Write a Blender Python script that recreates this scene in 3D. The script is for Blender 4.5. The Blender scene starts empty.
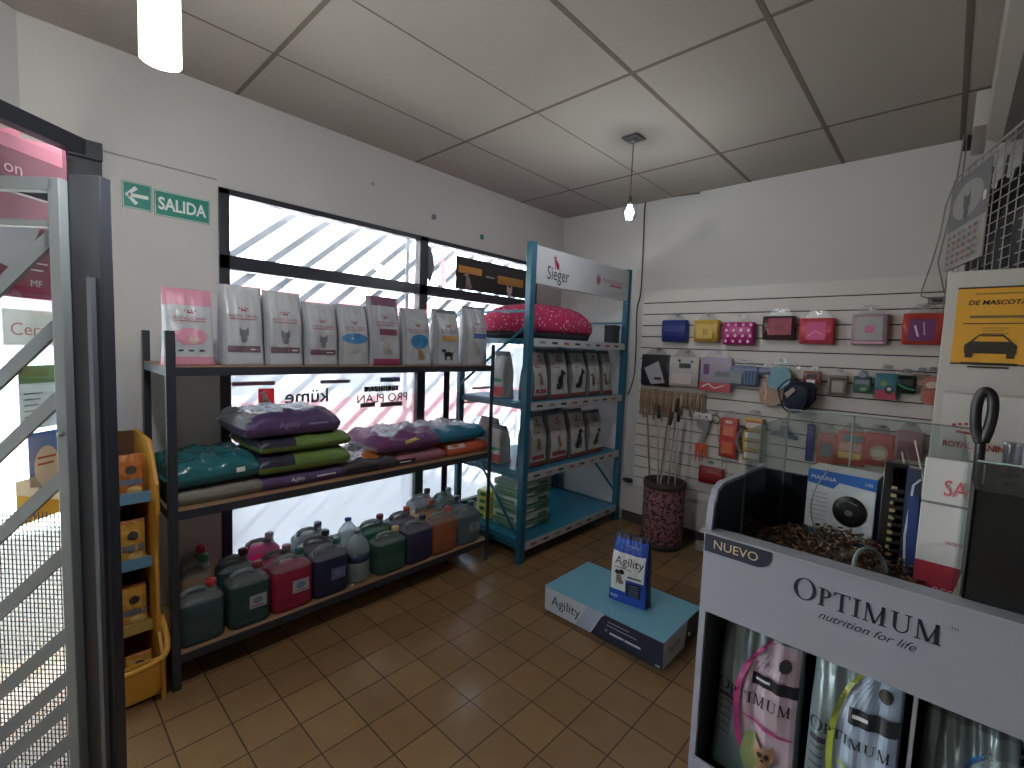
import bpy, math, random
from mathutils import Vector, Matrix
random.seed(7)
PI = math.pi
SC = bpy.context.scene
COL = SC.collection

# ------------------------------------------------------------------ camera
F_PX, YAW, PITCH, ROLL, EYE = 465.785, math.radians(42.948), math.radians(-4.507), math.radians(2.205), 1.62
def cam_axes():
    cy, sy, cp, sp, cr, sr = math.cos(YAW), math.sin(YAW), math.cos(PITCH), math.sin(PITCH), math.cos(ROLL), math.sin(ROLL)
    fwd = Vector((-sy*cp, cy*cp, sp)); right = Vector((cy, sy, 0)); up = right.cross(fwd)
    return cr*right+sr*up, -sr*right+cr*up, fwd
RX, UX, FX = cam_axes()
cam = bpy.data.objects.new('camera', bpy.data.cameras.new('camera'))
COL.objects.link(cam); SC.camera = cam
cam.data.sensor_fit = 'HORIZONTAL'; cam.data.sensor_width = 36; cam.data.lens = F_PX*36/1024
cam.data.clip_start = .03; cam.data.clip_end = 200
m = Matrix((RX, UX, -FX)).transposed().to_4x4(); m.translation = (0, 0, EYE)
cam.matrix_world = m
def ray(px, py): return RX*((px-512)/F_PX) - UX*((py-384)/F_PX) + FX
def AX(px, py, x): d = ray(px, py); d = d*(x/d.x); return Vector((d.x, d.y, d.z+EYE))      # measured point on a plane x = const
def AY(px, py, y): d = ray(px, py); d = d*(y/d.y); return Vector((d.x, d.y, d.z+EYE))
def AZ(px, py, z): d = ray(px, py); d = d*((z-EYE)/d.z); return Vector((d.x, d.y, d.z+EYE))

# ------------------------------------------------------------------ world, lights, exposure
SC.view_settings.view_transform = 'Standard'; SC.view_settings.look = 'None'
SC.view_settings.gamma = 1; SC.view_settings.use_curve_mapping = False
SC.view_settings.exposure = 0.85
SC.cycles.use_denoising = True
SC.cycles.max_bounces = 10; SC.cycles.diffuse_bounces = 5; SC.cycles.transparent_max_bounces = 24
SC.cycles.sample_clamp_indirect = 4
W = bpy.data.worlds.new('sky'); SC.world = W; W.use_nodes = True
bg = W.node_tree.nodes['Background']; bg.inputs[0].default_value = (.74, .87, 1, 1); bg.inputs[1].default_value = 4.0
def light(name, kind, loc, energy, color=(1,1,1), rot=(0,0,0), **kw):
    l = bpy.data.lights.new(name, kind); l.energy = energy; l.color = color
    for k, v in kw.items(): setattr(l, k, v)
    o = bpy.data.objects.new(name, l); COL.objects.link(o); o.location = loc; o.rotation_euler = rot
    return o
sun = light('sun', 'SUN', (3, 1, 8), 34.0, (1, .98, .95), (0, math.radians(38), math.radians(12)), angle=.01)   # stands behind the shop, lights the street
def portal(loc, rot, sx, sy):
    o = light('window_portal', 'AREA', loc, 1, rot=rot, shape='RECTANGLE', size=sx, size_y=sy); o.data.cycles.is_portal = True
portal((-3.30, 2.2, 1.33), (0, -PI/2, 0), 2.4, 2.9)
portal((-2.75, -.95, 1.25), (PI/2, 0, math.atan2(-.75, .66)+PI), 2.6, 2.5)

# ------------------------------------------------------------------ materials
def lin(c): return tuple(((v/255)/12.92 if v/255 <= .04045 else ((v/255+.055)/1.055)**2.4) for v in c)
MATS = {}
def mat(name, c, rough=.5, metal=0, spec=.5, bump=None, var=0, trans=0, clear=0, emit=0, coat=0, vscale=6):
    if name in MATS: return MATS[name]
    gry = .3*c[0]+.55*c[1]+.15*c[2]; c = tuple(max(26, v*.84+gry*.16) for v in c)      # greyed with lifted blacks: veiling haze worked into the colour
    mt = bpy.data.materials.new(name); mt.use_nodes = True; nt = mt.node_tree; N = nt.nodes; L = nt.links
    p = N['Principled BSDF']; col = (*lin(c), 1)
    p.inputs['Base Color'].default_value = col; p.inputs['Roughness'].default_value = rough
    p.inputs['Metallic'].default_value = metal; p.inputs['Specular IOR Level'].default_value = spec
    p.inputs['Coat Weight'].default_value = coat
    if emit:
        p.inputs['Emission Color'].default_value = col; p.inputs['Emission Strength'].default_value = emit
    tc = N.new('ShaderNodeTexCoord')
    if var:
        nz = N.new('ShaderNodeTexNoise'); nz.inputs['Scale'].default_value = vscale; nz.inputs['Detail'].default_value = 5
        L.new(tc.outputs['Object'], nz.inputs['Vector'])
        mx = N.new('ShaderNodeMix'); mx.data_type = 'RGBA'
        mx.inputs[6].default_value = tuple(v*(1-var) for v in col[:3])+(1,); mx.inputs[7].default_value = tuple(min(1, v*(1+var)) for v in col[:3])+(1,)
        L.new(nz.outputs['Fac'], mx.inputs[0]); L.new(mx.outputs[2], p.inputs['Base Color'])
    if bump:
        nz = N.new('ShaderNodeTexNoise'); nz.inputs['Scale'].default_value = bump[0]; nz.inputs['Detail'].default_value = 3; nz.inputs['Distortion'].default_value = .8
        L.new(tc.outputs['Object'], nz.inputs['Vector'])
        b = N.new('ShaderNodeBump'); b.inputs['Strength'].default_value = bump[1]; b.inputs['Distance'].default_value = .02
        L.new(nz.outputs['Fac'], b.inputs['Height']); L.new(b.outputs[0], p.inputs['Normal'])
    out = p.outputs[0]; mo = N['Material Output']
    if trans:
        t = N.new('ShaderNodeBsdfTranslucent'); t.inputs[0].default_value = col
        ms = N.new('ShaderNodeMixShader'); ms.inputs[0].default_value = trans; L.new(out, ms.inputs[1]); L.new(t.outputs[0], ms.inputs[2]); out = ms.outputs[0]
    if clear:
        t = N.new('ShaderNodeBsdfTransparent'); t.inputs[0].default_value = tuple(.4+.6*v for v in col[:3])+(1,)
        ms = N.new('ShaderNodeMixShader'); ms.inputs[0].default_value = clear; L.new(out, ms.inputs[1]); L.new(t.outputs[0], ms.inputs[2]); out = ms.outputs[0]
    L.new(out, mo.inputs[0]); MATS[name] = mt
    return mt
def glass(name, tint=(1,1,1), gloss=.06, edge=.5, rough=.02):
    if name in MATS: return MATS[name]
    mt = bpy.data.materials.new(name); mt.use_nodes = True; nt = mt.node_tree; N = nt.nodes; L = nt.links
    N.remove(N['Principled BSDF'])
    t = N.new('ShaderNodeBsdfTransparent'); t.inputs[0].default_value = (*tint, 1)
    g = N.new('ShaderNodeBsdfGlossy'); g.inputs['Roughness'].default_value = rough
    lw = N.new('ShaderNodeLayerWeight'); lw.inputs[0].default_value = .25
    mr = N.new('ShaderNodeMapRange'); mr.inputs[3].default_value = gloss; mr.inputs[4].default_value = edge
    L.new(lw.outputs['Facing'], mr.inputs[0])
    ms = N.new('ShaderNodeMixShader'); L.new(mr.outputs[0], ms.inputs[0]); L.new(t.outputs[0], ms.inputs[1]); L.new(g.outputs[0], ms.inputs[2])
    L.new(ms.outputs[0], N['Material Output'].inputs[0]); MATS[name] = mt
    return mt

# ------------------------------------------------------------------ mesh helpers
class MB:
    def __init__(s): s.v = []; s.f = []; s.mi = []; s.ms = []; s.sm = []
    def m(s, mt):
        if mt not in s.ms: s.ms.append(mt)
        return s.ms.index(mt)
    def face(s, idx, mt, smooth=False): s.f.append(tuple(idx)); s.mi.append(s.m(mt)); s.sm.append(smooth)
    def box(s, a, b, mt, M=None):
        i = len(s.v)
        for z in (a[2], b[2]):
            for x, y in ((a[0],a[1]),(b[0],a[1]),(b[0],b[1]),(a[0],b[1])):
                p = Vector((x,y,z)); s.v.append(tuple(M@p) if M else tuple(p))
        for q in ((3,2,1,0),(4,5,6,7),(0,1,5,4),(1,2,6,5),(2,3,7,6),(3,0,4,7)): s.face([i+k for k in q], mt)
        return s
    def prism(s, pts, axis, a, b, mt):
        """polygon pts (2D) extruded along axis from a to b"""
        i = len(s.v); n = len(pts)
        for t in (a, b):
            for p, q in pts:
                s.v.append({'x':(t,p,q),'y':(p,t,q),'z':(p,q,t)}[axis])
        s.face([i+k for k in range(n)][::-1], mt); s.face([i+n+k for k in range(n)], mt)
        for k in range(n): s.face((i+k, i+(k+1)%n, i+n+(k+1)%n, i+n+k), mt)
        return s
    def rings(s, R, mt, cap0=True, cap1=True, closed=True, smooth=True):
        i = len(s.v); n = len(R[0])
        for r in R:
            for p in r: s.v.append(tuple(p))
        mts = mt if isinstance(mt, list) else [mt]*(len(R)-1)
        for a in range(len(R)-1):
            for k in range(n if closed else n-1):
                s.face((i+a*n+k, i+a*n+(k+1)%n, i+(a+1)*n+(k+1)%n, i+(a+1)*n+k), mts[a], smooth)
        if cap0: s.face([i+k for k in range(n)][::-1], mts[0])
        if cap1: s.face([i+(len(R)-1)*n+k for k in range(n)], mts[-1])
        return s
    def lathe(s, prof, mt, c=(0,0,0), n=24, **kw):
        R = [[(c[0]+r*math.cos(2*PI*k/n), c[1]+r*math.sin(2*PI*k/n), c[2]+z) for k in range(n)] for r, z in prof]
        return s.rings(R, mt, **kw)
    def tube(s, path, r, mt, n=8, closed=False):
        P = [Vector(p) for p in path]; R = []
        for k, p in enumerate(P):
            if closed: t = P[(k+1) % len(P)]-P[k-1]
            else: t = P[min(k+1, len(P)-1)]-P[max(k-1, 0)]
            t.normalize()
            if k == 0: ref = Vector((0,0,1)) if abs(t.z) < .9 else Vector((1,0,0)); a = t.cross(ref).normalized()
            else: a = (a-t*a.dot(t)).normalized()
            b = t.cross(a)
            rr = r[k] if isinstance(r, (list, tuple)) else r
            R.append([p+a*rr*math.cos(2*PI*j/n)+b*rr*math.sin(2*PI*j/n) for j in range(n)])
        if closed: R.append(R[0])
        return s.rings(R, mt, not closed, not closed)
    def bar(s, a, b, w, t, mt, up=(0,0,1)):
        """rectangular bar from a to b; w across, t along 'up'"""
        a, b = Vector(a), Vector(b); d = (b-a).normalized(); u = Vector(up); x = d.cross(u).normalized(); y = x.cross(d).normalized()
        i = len(s.v)
        for p in (a, b):
            for sx, sy in ((-1,-1),(1,-1),(1,1),(-1,1)): s.v.append(tuple(p+x*sx*w/2+y*sy*t/2))
        for q in ((3,2,1,0),(4,5,6,7),(0,1,5,4),(1,2,6,5),(2,3,7,6),(3,0,4,7)): s.face([i+k for k in q], mt)
        return s
    def build(s, name, parent=None, loc=(0,0,0), rz=0, bevel=0, rot=None):
        me = bpy.data.meshes.new(name); me.from_pydata(s.v, [], s.f)
        for x in s.ms: me.materials.append(x)
        for p, i, sm in zip(me.polygons, s.mi, s.sm): p.material_index = i; p.use_smooth = sm
        me.update()
        o = bpy.data.objects.new(name, me); COL.objects.link(o); o.location = loc; o.rotation_euler = rot or (0,0,rz)
        if parent: o.parent = parent
        if bevel:
            b = o.modifiers.new('bevel', 'BEVEL'); b.width = bevel; b.segments = 2; b.limit_method = 'ANGLE'; b.angle_limit = .6
        return o
def smooth(path, n=6):
    P_ = [Vector(p) for p in path]; out = []
    for i in range(len(P_)-1):
        a, b, c, d = P_[max(i-1, 0)], P_[i], P_[i+1], P_[min(i+2, len(P_)-1)]
        for k in range(n):
            t = k/n; out.append(.5*((2*b)+(c-a)*t+(2*a-5*b+4*c-d)*t*t+(3*b-a-3*c+d)*t*t*t))
    return out+[P_[-1]]
def thing(name, label, cat, loc=(0,0,0), rz=0, group=None, rot=None):
    o = bpy.data.objects.new(name, None); COL.objects.link(o); o.location = loc; o.rotation_euler = rot or (0,0,rz)
    o.empty_display_size = .05
    return tag(o, label, cat, group)
def tag(o, label, cat, group=None):
    o['label'] = label; o['category'] = cat
    if group: o['group'] = group
    return o
def struct(o): o['kind'] = 'structure'; return o
def copy_tree(o, loc=None, rz=None, label=None):
    c = o.copy(); COL.objects.link(c)
    if loc is not None: c.location = loc
    if rz is not None: c.rotation_euler = (0,0,rz)
    if label: c['label'] = label
    for ch in list(o.children):
        d = copy_tree(ch); d.parent = c
    return c

_tx = {}
def text_mesh(t, bold=0):
    key = t; t = (t, bold)
    if t not in _tx:
        cu = bpy.data.curves.new('txt', 'FONT'); cu.body = key; cu.offset = bold; cu.align_x = 'CENTER'; cu.align_y = 'CENTER'; cu.size = 1; cu.resolution_u = 3
        o = bpy.data.objects.new('txt', cu); COL.objects.link(o); dg = bpy.context.evaluated_depsgraph_get()
        me = bpy.data.meshes.new_from_object(o.evaluated_get(dg))
        xs = [v.co.x for v in me.vertices] or [0]; ys = [v.co.y for v in me.vertices] or [0]
        cx = (max(xs)+min(xs))/2; w = max(xs)-min(xs); cyy = (max(ys)+min(ys))/2
        _tx[t] = ([(v.co.x-cx, v.co.y-cyy) for v in me.vertices], [tuple(p.vertices) for p in me.polygons], w, max(ys)-min(ys))
        bpy.data.objects.remove(o); bpy.data.curves.remove(cu); bpy.data.meshes.remove(me)
    return _tx[t]
class Decal:
    """flat marks laid on a surface: f(x, z, off) -> point"""
    def __init__(s, f, off=.0012): s.f = f; s.o = off; s.b = MB(); s.last = None
    def add(s, pts, faces, mt):
        i = len(s.b.v)
        if mt is not s.last: s.o += .0003; s.last = mt
        for x, z in pts: s.b.v.append(tuple(s.f(x, z, s.o)))
        for q in faces: s.b.face([i+k for k in q], mt, False)
        return s
    def rect(s, x0, z0, x1, z1, mt, nx=6, nz=6, shear=0):
        pts = [(x0+(x1-x0)*i/nx+shear*j/nz, z0+(z1-z0)*j/nz) for j in range(nz+1) for i in range(nx+1)]
        return s.add(pts, [(j*(nx+1)+i, j*(nx+1)+i+1, (j+1)*(nx+1)+i+1, (j+1)*(nx+1)+i) for j in range(nz) for i in range(nx)], mt)
    def ell(s, cx, cz, rx, rz, mt, rot=0, n=18, r0=0):
        c, sn = math.cos(rot), math.sin(rot); pts = []; fs = []
        rr = [r0+(1-r0)*k/3 for k in range(4)] if r0 else [.02, .4, .75, 1]
        for q in rr:
            for k in range(n):
                a = 2*PI*k/n; x = rx*q*math.cos(a); z = rz*q*math.sin(a); pts.append((cx+x*c-z*sn, cz+x*sn+z*c))
        for j in range(3):
            for k in range(n): fs.append((j*n+k, j*n+(k+1)%n, (j+1)*n+(k+1)%n, (j+1)*n+k))
        return s.add(pts, fs, mt)
    def poly(s, pts, mt): return s.add(pts, [tuple(range(len(pts)))], mt)
    def strip(s, path, w, mt):
        pts = []; n = len(path)
        for k, (x, z) in enumerate(path):
            a, b = path[max(k-1,0)], path[min(k+1,n-1)]; dx, dz = b[0]-a[0], b[1]-a[1]; l = math.hypot(dx, dz) or 1
            ww = w[k] if isinstance(w, (list, tuple)) else w
            pts += [(x-dz/l*ww/2, z+dx/l*ww/2), (x+dz/l*ww/2, z-dx/l*ww/2)]
        return s.add(pts, [(2*k, 2*k+1, 2*k+3, 2*k+2) for k in range(n-1)], mt)
    def text(s, t, cx, cz, mt, h=None, w=None, mirror=False, rot=0, squeeze=1, bold=0, slant=0):
        V, Fc, tw, th = text_mesh(t, bold); sc = (w/tw) if w else (h/.72)
        if slant: V = [(x+slant*y, y) for x, y in V]
        sx = -sc if mirror else sc; c, sn = math.cos(rot), math.sin(rot)
        return s.add([(cx+(x*sx)*c-(y*sc*squeeze)*sn, cz+(x*sx)*sn+(y*sc*squeeze)*c) for x, y in V], Fc, mt)
    def serif(s, t, x0, z0, h, mt, gap=.16, slope=0, first=1.0):
        """classic thick/thin capitals; returns the end x"""
        x = x0; T = .15*h; t_ = .06*h
        for i, ch in enumerate(t):
            H = h*(first if i == 0 else 1); k = H/h; bT = T*k
            Q = lambda a, b, c_, d, sh=0: s.add([(x+a, z0+b), (x+c_, z0+b), (x+c_+sh, z0+d), (x+a+sh, z0+d)], [(0,1,2,3)], mt)
            if ch in 'OCQG':
                w = .9*H; n = 28; pts = []; fs = []
                rng = range(n) if ch == 'O' else range(3, n-3)
                for q in range(n):
                    a = 2*PI*q/n; pts.append((x+w/2+w/2*math.cos(a), z0+H/2+H*.52*math.sin(a))); pts.append((x+w/2+(w/2-bT)*math.cos(a), z0+H/2+(H*.52-t_)*math.sin(a)))
                for q in rng: fs.append((2*q, 2*q+1, 2*((q+1)%n)+1, 2*((q+1)%n)))
                s.add(pts, fs, mt)
            elif ch in 'PR':
                w = .58*H; Q(.08*H, 0, .08*H+bT, H); Q(0, 0, .08*H+bT+.08*H, t_); Q(0, H-t_, .2*H, H)
                n = 12; pts = []; fs = []
                for q in range(n+1):
                    a = -PI/2+PI*q/n; pts.append((x+.2*H+.38*H*math.cos(a), z0+.73*H+.27*H*math.sin(a))); pts.append((x+.2*H+(.38*H-bT)*math.cos(a), z0+.73*H+(.27*H-t_)*math.sin(a)))
                for q in range(n): fs.append((2*q, 2*q+1, 2*q+3, 2*q+2))
                s.add(pts, fs, mt)
                if ch == 'R': Q(.48*H, 0, .48*H+bT*1.2, .48*H, -.22*H)
            elif ch == 'T':
                w = .72*H; Q(w/2-bT/2, 0, w/2+bT/2, H); Q(w/2-.17*H, 0, w/2+.17*H, t_); Q(0, H-t_, w, H); Q(0, H-.2*H, t_, H); Q(w-t_, H-.2*H, w, H)
            elif ch == 'I':
                w = .34*H; Q(w/2-bT/2, 0, w/2+bT/2, H); Q(0, 0, w, t_); Q(0, H-t_, w, H)
            elif ch == 'L':
                w = .58*H; Q(.1*H, 0, .1*H+bT, H); Q(0, 0, w, t_); Q(0, H-t_, .34*H, H); Q(w-t_, 0, w, .2*H)
            elif ch == 'M':
                w = 1.0*H; Q(.1*H, 0, .1*H+t_, H); Q(w-.12*H-bT, 0, w-.12*H, H); Q(w/2-bT*.5, 0, w/2+bT*.5, H, -.35*H); Q(w/2-t_*.6, 0, w/2+t_*.6, H, .34*H)
                Q(0, 0, .25*H, t_); Q(w-.34*H, 0, w, t_)
            elif ch == 'A':
                w = .82*H; Q(.08*H, 0, .08*H+t_, H, .34*H); Q(w-.08*H-bT, 0, w-.08*H, H, -.32*H); Q(.24*H, .34*H, .6*H, .34*H+t_); Q(0, 0, .22*H, t_); Q(w-.28*H, 0, w, t_)
            elif ch == 'N':
                w = .84*H; Q(.1*H, 0, .1*H+t_, H); Q(w-.1*H-t_, 0, w-.1*H, H); Q(w-.1*H-bT, 0, w-.1*H, H, -.54*H); Q(0, 0, .25*H, t_); Q(w-.25*H, H-t_, w, H)
            elif ch == 'U':
                w = .82*H; Q(.1*H, .3*H, .1*H+bT, H); Q(w-.1*H-t_, .3*H, w-.1*H, H); Q(0, H-t_, .32*H, H); Q(w-.27*H, H-t_, w, H)
                n = 12; cx = (.1*H+w-.1*H)/2; rx = cx-.1*H; pts = []; fs = []
                for q in range(n+1):
                    a = PI+PI*q/n; th = bT*(1-q/n)+t_*q/n; pts.append((x+cx+rx*math.cos(a), z0+.31*H+.32*H*math.sin(a))); pts.append((x+cx+(rx-th)*math.cos(a), z0+.31*H+(.32*H-t_)*math.sin(a)))
                for q in range(n): fs.append((2*q, 2*q+1, 2*q+3, 2*q+2))
                s.add(pts, fs, mt)
            elif ch == 'Y':
                w = .8*H; Q(w/2-bT/2, 0, w/2+bT/2, .45*H); Q(w/2-bT/2, .42*H, w/2+bT/2, H, -.3*H); Q(w/2-t_/2, .42*H, w/2+t_/2, H, .3*H); Q(w/2-.17*H, 0, w/2+.17*H, t_)
            else: w = .4*H
            x += w+gap*h*.55
        return x
    def build(s, name, parent, **kw): return s.b.build(name, parent, **kw)
def on_y(y):                      # a flat front facing -y (local)
    return lambda x, z, o: Vector((x, y-o, z))
def on_x(xc):                     # a flat face looking +x: u runs along +y
    return lambda u, z, o: Vector((xc+o, u, z))
def animal(d, cx, cz, s, mt, kind='dog_sit', flip=1):
    f = flip
    if kind == 'cat':
        d.ell(cx, cz, .42*s, .36*s, mt)
        d.poly([(cx-.42*s, cz+.1*s), (cx-.1*s, cz+.3*s), (cx-.38*s, cz+.62*s)], mt); d.poly([(cx+.1*s, cz+.3*s), (cx+.42*s, cz+.1*s), (cx+.38*s, cz+.62*s)], mt)
        d.ell(cx, cz-.5*s, .3*s, .32*s, mt)
    elif kind == 'dog_sit':
        d.ell(cx, cz, .26*s, .5*s, mt, rot=.25*f); d.ell(cx+f*.18*s, cz-.36*s, .3*s, .22*s, mt); d.ell(cx-f*.2*s, cz+.58*s, .22*s, .17*s, mt)
        d.ell(cx-f*.38*s, cz+.52*s, .14*s, .08*s, mt); d.poly([(cx-f*.2*s, cz+.66*s), (cx-f*.02*s, cz+.66*s), (cx-f*.08*s, cz+.86*s)][::f], mt)
        d.rect(cx-f*.22*s-.05*s, cz-.6*s, cx-f*.22*s+.05*s, cz+.1*s, mt, 1, 3)
    elif kind == 'dog_stand':
        d.ell(cx, cz, .48*s, .2*s, mt)
        for q in (-.36, -.24, .28, .4): d.rect(cx+q*s-.05*s, cz-.52*s, cx+q*s+.05*s, cz, mt, 1, 3)
        d.ell(cx-f*.52*s, cz+.28*s, .2*s, .14*s, mt); d.poly([(cx-f*.3*s, cz+.05*s), (cx-f*.55*s, cz+.3*s), (cx-f*.4*s, cz+.34*s), (cx-f*.2*s, cz+.15*s)], mt)
        d.poly([(cx+f*.4*s, cz+.1*s), (cx+f*.72*s, cz+.42*s), (cx+f*.48*s, cz+.05*s)], mt)
def lines(d, x0, z0, x1, mt, n=3, dz=.008, h=.0028):
    for k in range(n): d.rect(x0, z0-k*dz, x1-(x1-x0)*(.13*(k % 3)), z0-k*dz+h, mt, 3, 1)

# standing food bag --------------------------------------------------------------
class BagShape:
    def __init__(s, w, h, t, seed=0, top=.92, lean=0, crinkle=.004, nu=20, nv=26):
        s.nu, s.nv = nu, nv; s.w, s.h, s.t, s.top, s.seed, s.lean, s.cr = w, h, t, top, seed, lean, crinkle
    def half(s, v):
        v = max(0, min(1, v)); return s.w/2*(1-.05*math.sin(PI*min(v*1.2,1))+ (s.top-1)*max(0, (v-.6)/.4))
    def thick(s, v):
        v = max(0, min(1, v)); a = 1 if v < .45 else math.cos((v-.45)/.55*PI/2)**.8
        return s.t/2*(a*(.93+.07*math.sin(v*7+s.seed)))+.0035
    def y(s, u, v):
        n = 7-4*min(1, v*1.3); u = max(-1, min(1, u))
        b = s.thick(v)*(1-abs(u)**n)**(1/n)
        a = s.seed*1.7
        c = s.cr*(math.sin(5*u+9*v+a)*math.sin(13*v-3*u+2*a)+.6*math.sin(17*u+5*v+a)*v)*(1-abs(u)**3)*min(1, v*4)
        return b+c
    def off(s, v): return s.lean*v*v
    def front(s, x, z, o=0):
        v = z/s.h; return Vector((x, -s.y(x/s.half(v), v)-o+s.off(v), z))
    def mesh(s, body, zones=(), side=None):
        """zones: list of (v0, v1, material) painted right round"""
        b = MB(); vs = set(k/s.nv for k in range(s.nv+1))
        for z in zones: vs |= {z[0], z[1]}
        vs = sorted(vs); nu = s.nu; R = []
        for v in vs:
            hw = s.half(v); r = []
            for k in range(nu+1): u = -math.cos(PI*k/nu)*.35-(1-2*k/nu)*.65; r.append((u*hw, -s.y(u, v)+s.off(v), v*s.h))
            for k in range(1, nu): u = math.cos(PI*k/nu)*.35+(1-2*k/nu)*.65; r.append((u*hw, s.y(u, v)*.95+s.off(v), v*s.h))
            R.append(r)
        ms = []
        for a, c in zip(vs, vs[1:]):
            mm = body
            for z in zones:
                if z[0]-1e-6 <= a and c <= z[1]+1e-6: mm = z[2]
            ms.append(mm)
        b.rings(R, ms)
        if side:                                   # gusset colour at both sides
            n = len(R[0])
            for fi, f in enumerate(b.f[:-2]):
                k = fi % n
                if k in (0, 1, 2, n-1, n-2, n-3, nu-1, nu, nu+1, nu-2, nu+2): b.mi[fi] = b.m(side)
        return b
WHITE = mat('paper_white', (225, 225, 222), .45, bump=(30, .15))
FOILW = mat('foil_white', (222, 225, 228), .28, bump=(22, .5))
DARK = mat('ink_dark', (35, 33, 40), .5)
RED = mat('ink_red', (190, 35, 45), .5)
GREYI = mat('ink_grey', (120, 120, 125), .5)
def P(r, g, b, rough=.45): return mat('ink_%d_%d_%d' % (r, g, b), (r, g, b), rough)

# ------------------------------------------------------------------ room shell
XW, YB, ZC = -3.07, 4.01, 2.99
wallm = mat('wall_paint', (196, 193, 190), .75, bump=(60, .06), var=.04, vscale=2)
ceilm = mat('ceiling_tile_vinyl', (160, 152, 142), .8, spec=.15, bump=(140, .1), var=.03, vscale=40)
gridm = mat('ceiling_grid_metal', (112, 102, 91), .9, spec=.1)
blackm = mat('black_painted_steel', (44, 47, 56), .42)
def floor_mat():
    mt = bpy.data.materials.new('glazed_floor_tile'); mt.use_nodes = True; N = mt.node_tree.nodes; L = mt.node_tree.links; p = N['Principled BSDF']
    tc = N.new('ShaderNodeTexCoord'); mp = N.new('ShaderNodeMapping'); mp.inputs['Location'].default_value = (.07, .02, 0)
    br = N.new('ShaderNodeTexBrick'); br.offset = 0; br.inputs['Scale'].default_value = 1; br.inputs['Brick Width'].default_value = .2; br.inputs['Row Height'].default_value = .2
    br.inputs['Mortar Size'].default_value = .0035; br.inputs['Mortar Smooth'].default_value = .2; br.inputs['Bias'].default_value = 0
    br.inputs['Color1'].default_value = (*lin((138, 108, 74)), 1); br.inputs['Color2'].default_value = (*lin((126, 98, 68)), 1); br.inputs['Mortar'].default_value = (*lin((78, 62, 48)), 1)
    nz = N.new('ShaderNodeTexNoise'); nz.inputs['Scale'].default_value = 9; nz.inputs['Detail'].default_value = 6
    L.new(tc.outputs['Object'], mp.inputs[0]); L.new(mp.outputs[0], br.inputs[0]); L.new(tc.outputs['Object'], nz.inputs[0])
    mx = N.new('ShaderNodeMix'); mx.data_type = 'RGBA'; mx.blend_type = 'MULTIPLY'; mx.inputs[0].default_value = .35
    L.new(br.outputs['Color'], mx.inputs[6]); L.new(nz.outputs['Color'], mx.inputs[7])
    gm = N.new('ShaderNodeMapRange'); gm.inputs[1].default_value = .3; gm.inputs[2].default_value = .7; gm.inputs[3].default_value = .8; gm.inputs[4].default_value = 1.1
    L.new(nz.outputs['Fac'], gm.inputs[0]); L.new(gm.outputs[0], mx.inputs[7]); L.new(mx.outputs[2], p.inputs['Base Color'])
    rr = N.new('ShaderNodeMapRange'); rr.inputs[3].default_value = .14; rr.inputs[4].default_value = .30; L.new(nz.outputs['Fac'], rr.inputs[0]); L.new(rr.outputs[0], p.inputs['Roughness'])
    bp = N.new('ShaderNodeBump'); bp.inputs['Strength'].default_value = .35; bp.inputs['Distance'].default_value = .004; bp.invert = True
    L.new(br.outputs['Fac'], bp.inputs['Height']); L.new(bp.outputs[0], p.inputs['Normal'])
    return mt
XR, YF = 1.9, -2.4
struct(MB().box((XW-.15, YF-.15, -.1), (XR+.15, YB+.15, 0), floor_mat()).build('floor'))
ce = struct(MB().box((XW-.15, YF-.15, ZC), (XR+.15, YB+.15, ZC+.12), ceilm).build('ceiling'))
g = MB()
for x in (-2.496, -1.87, -1.2535, -.646, -.048, .56, 1.17):
    wd = .010 if x in (-2.496,) else (.007 if x == -1.87 else .024)
    g.box((x-wd/2, YF, ZC-.0012), (x+wd/2, YB, ZC), gridm)
for y in (-1.53, -.31, .912, 2.13, 3.33): g.box((XW, y-.011, ZC-.001), (XR, y+.011, ZC), gridm)
g.build('grid', ce)
struct(MB().box((XW-.15, YB, 0), (XR+.15, YB+.15, ZC), wallm).build('wall_back'))
struct(MB().box((XR, YF, 0), (XR+.15, YB, ZC), mat('wall_grey', (150, 146, 140), .8)).build('wall_right'))
struct(MB().box((XW-.15, YF-.15, 0), (XR+.15, YF, ZC), wallm).build('wall_front'))
# window wall with the shop window and, further left, the entrance opening
WY0, WY1, WZ0, WZ1 = .815, 3.60, .20, 2.455
DY = .31                                            # entrance opening starts here
w = MB()
T = .15
w.box((XW-T, WY1, 0), (XW, YB, ZC), wallm); w.box((XW-T, WY0, WZ1), (XW, WY1, ZC), wallm); w.box((XW-T, WY0, 0), (XW, WY1, WZ0), wallm)
w.box((XW-T, DY, 0), (XW, WY0, ZC), wallm); w.box((XW-T, .055, 2.5), (XW, DY, ZC), wallm)
struct(w.build('wall_left'))
# the chamfered entrance wall runs towards the camera's left
cd = Vector((.66, -.75, 0)).normalized()            # direction of the chamfer
def on_ch(s, off=0): n = Vector((cd.y, -cd.x, 0)); return Vector((XW, .055, 0))+cd*s+n*off   # off>0 goes outward
def ch_box(b, s0, s1, z0, z1, o0, o1, mt):
    p = [on_ch(s0, o0), on_ch(s1, o0), on_ch(s1, o1), on_ch(s0, o1)]; b.prism([(q.x, q.y) for q in p], 'z', z0, z1, mt)
w = MB(); ch_box(w, 0, 3.2, 2.5, ZC, 0, .15, wallm); ch_box(w, 1.9, 3.3, 0, 2.5, 0, .15, wallm)
struct(w.build('wall_entrance'))
sm = MB().prism([(XW+.006, DY+.02), (XW+.006, WY0-.005), (XW, WY0-.005), (XW, DY+.02)], 'z', 2.488, 2.494, mat('seam', (150, 146, 140), .8))
struct(sm.build('trim_1'))

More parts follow.
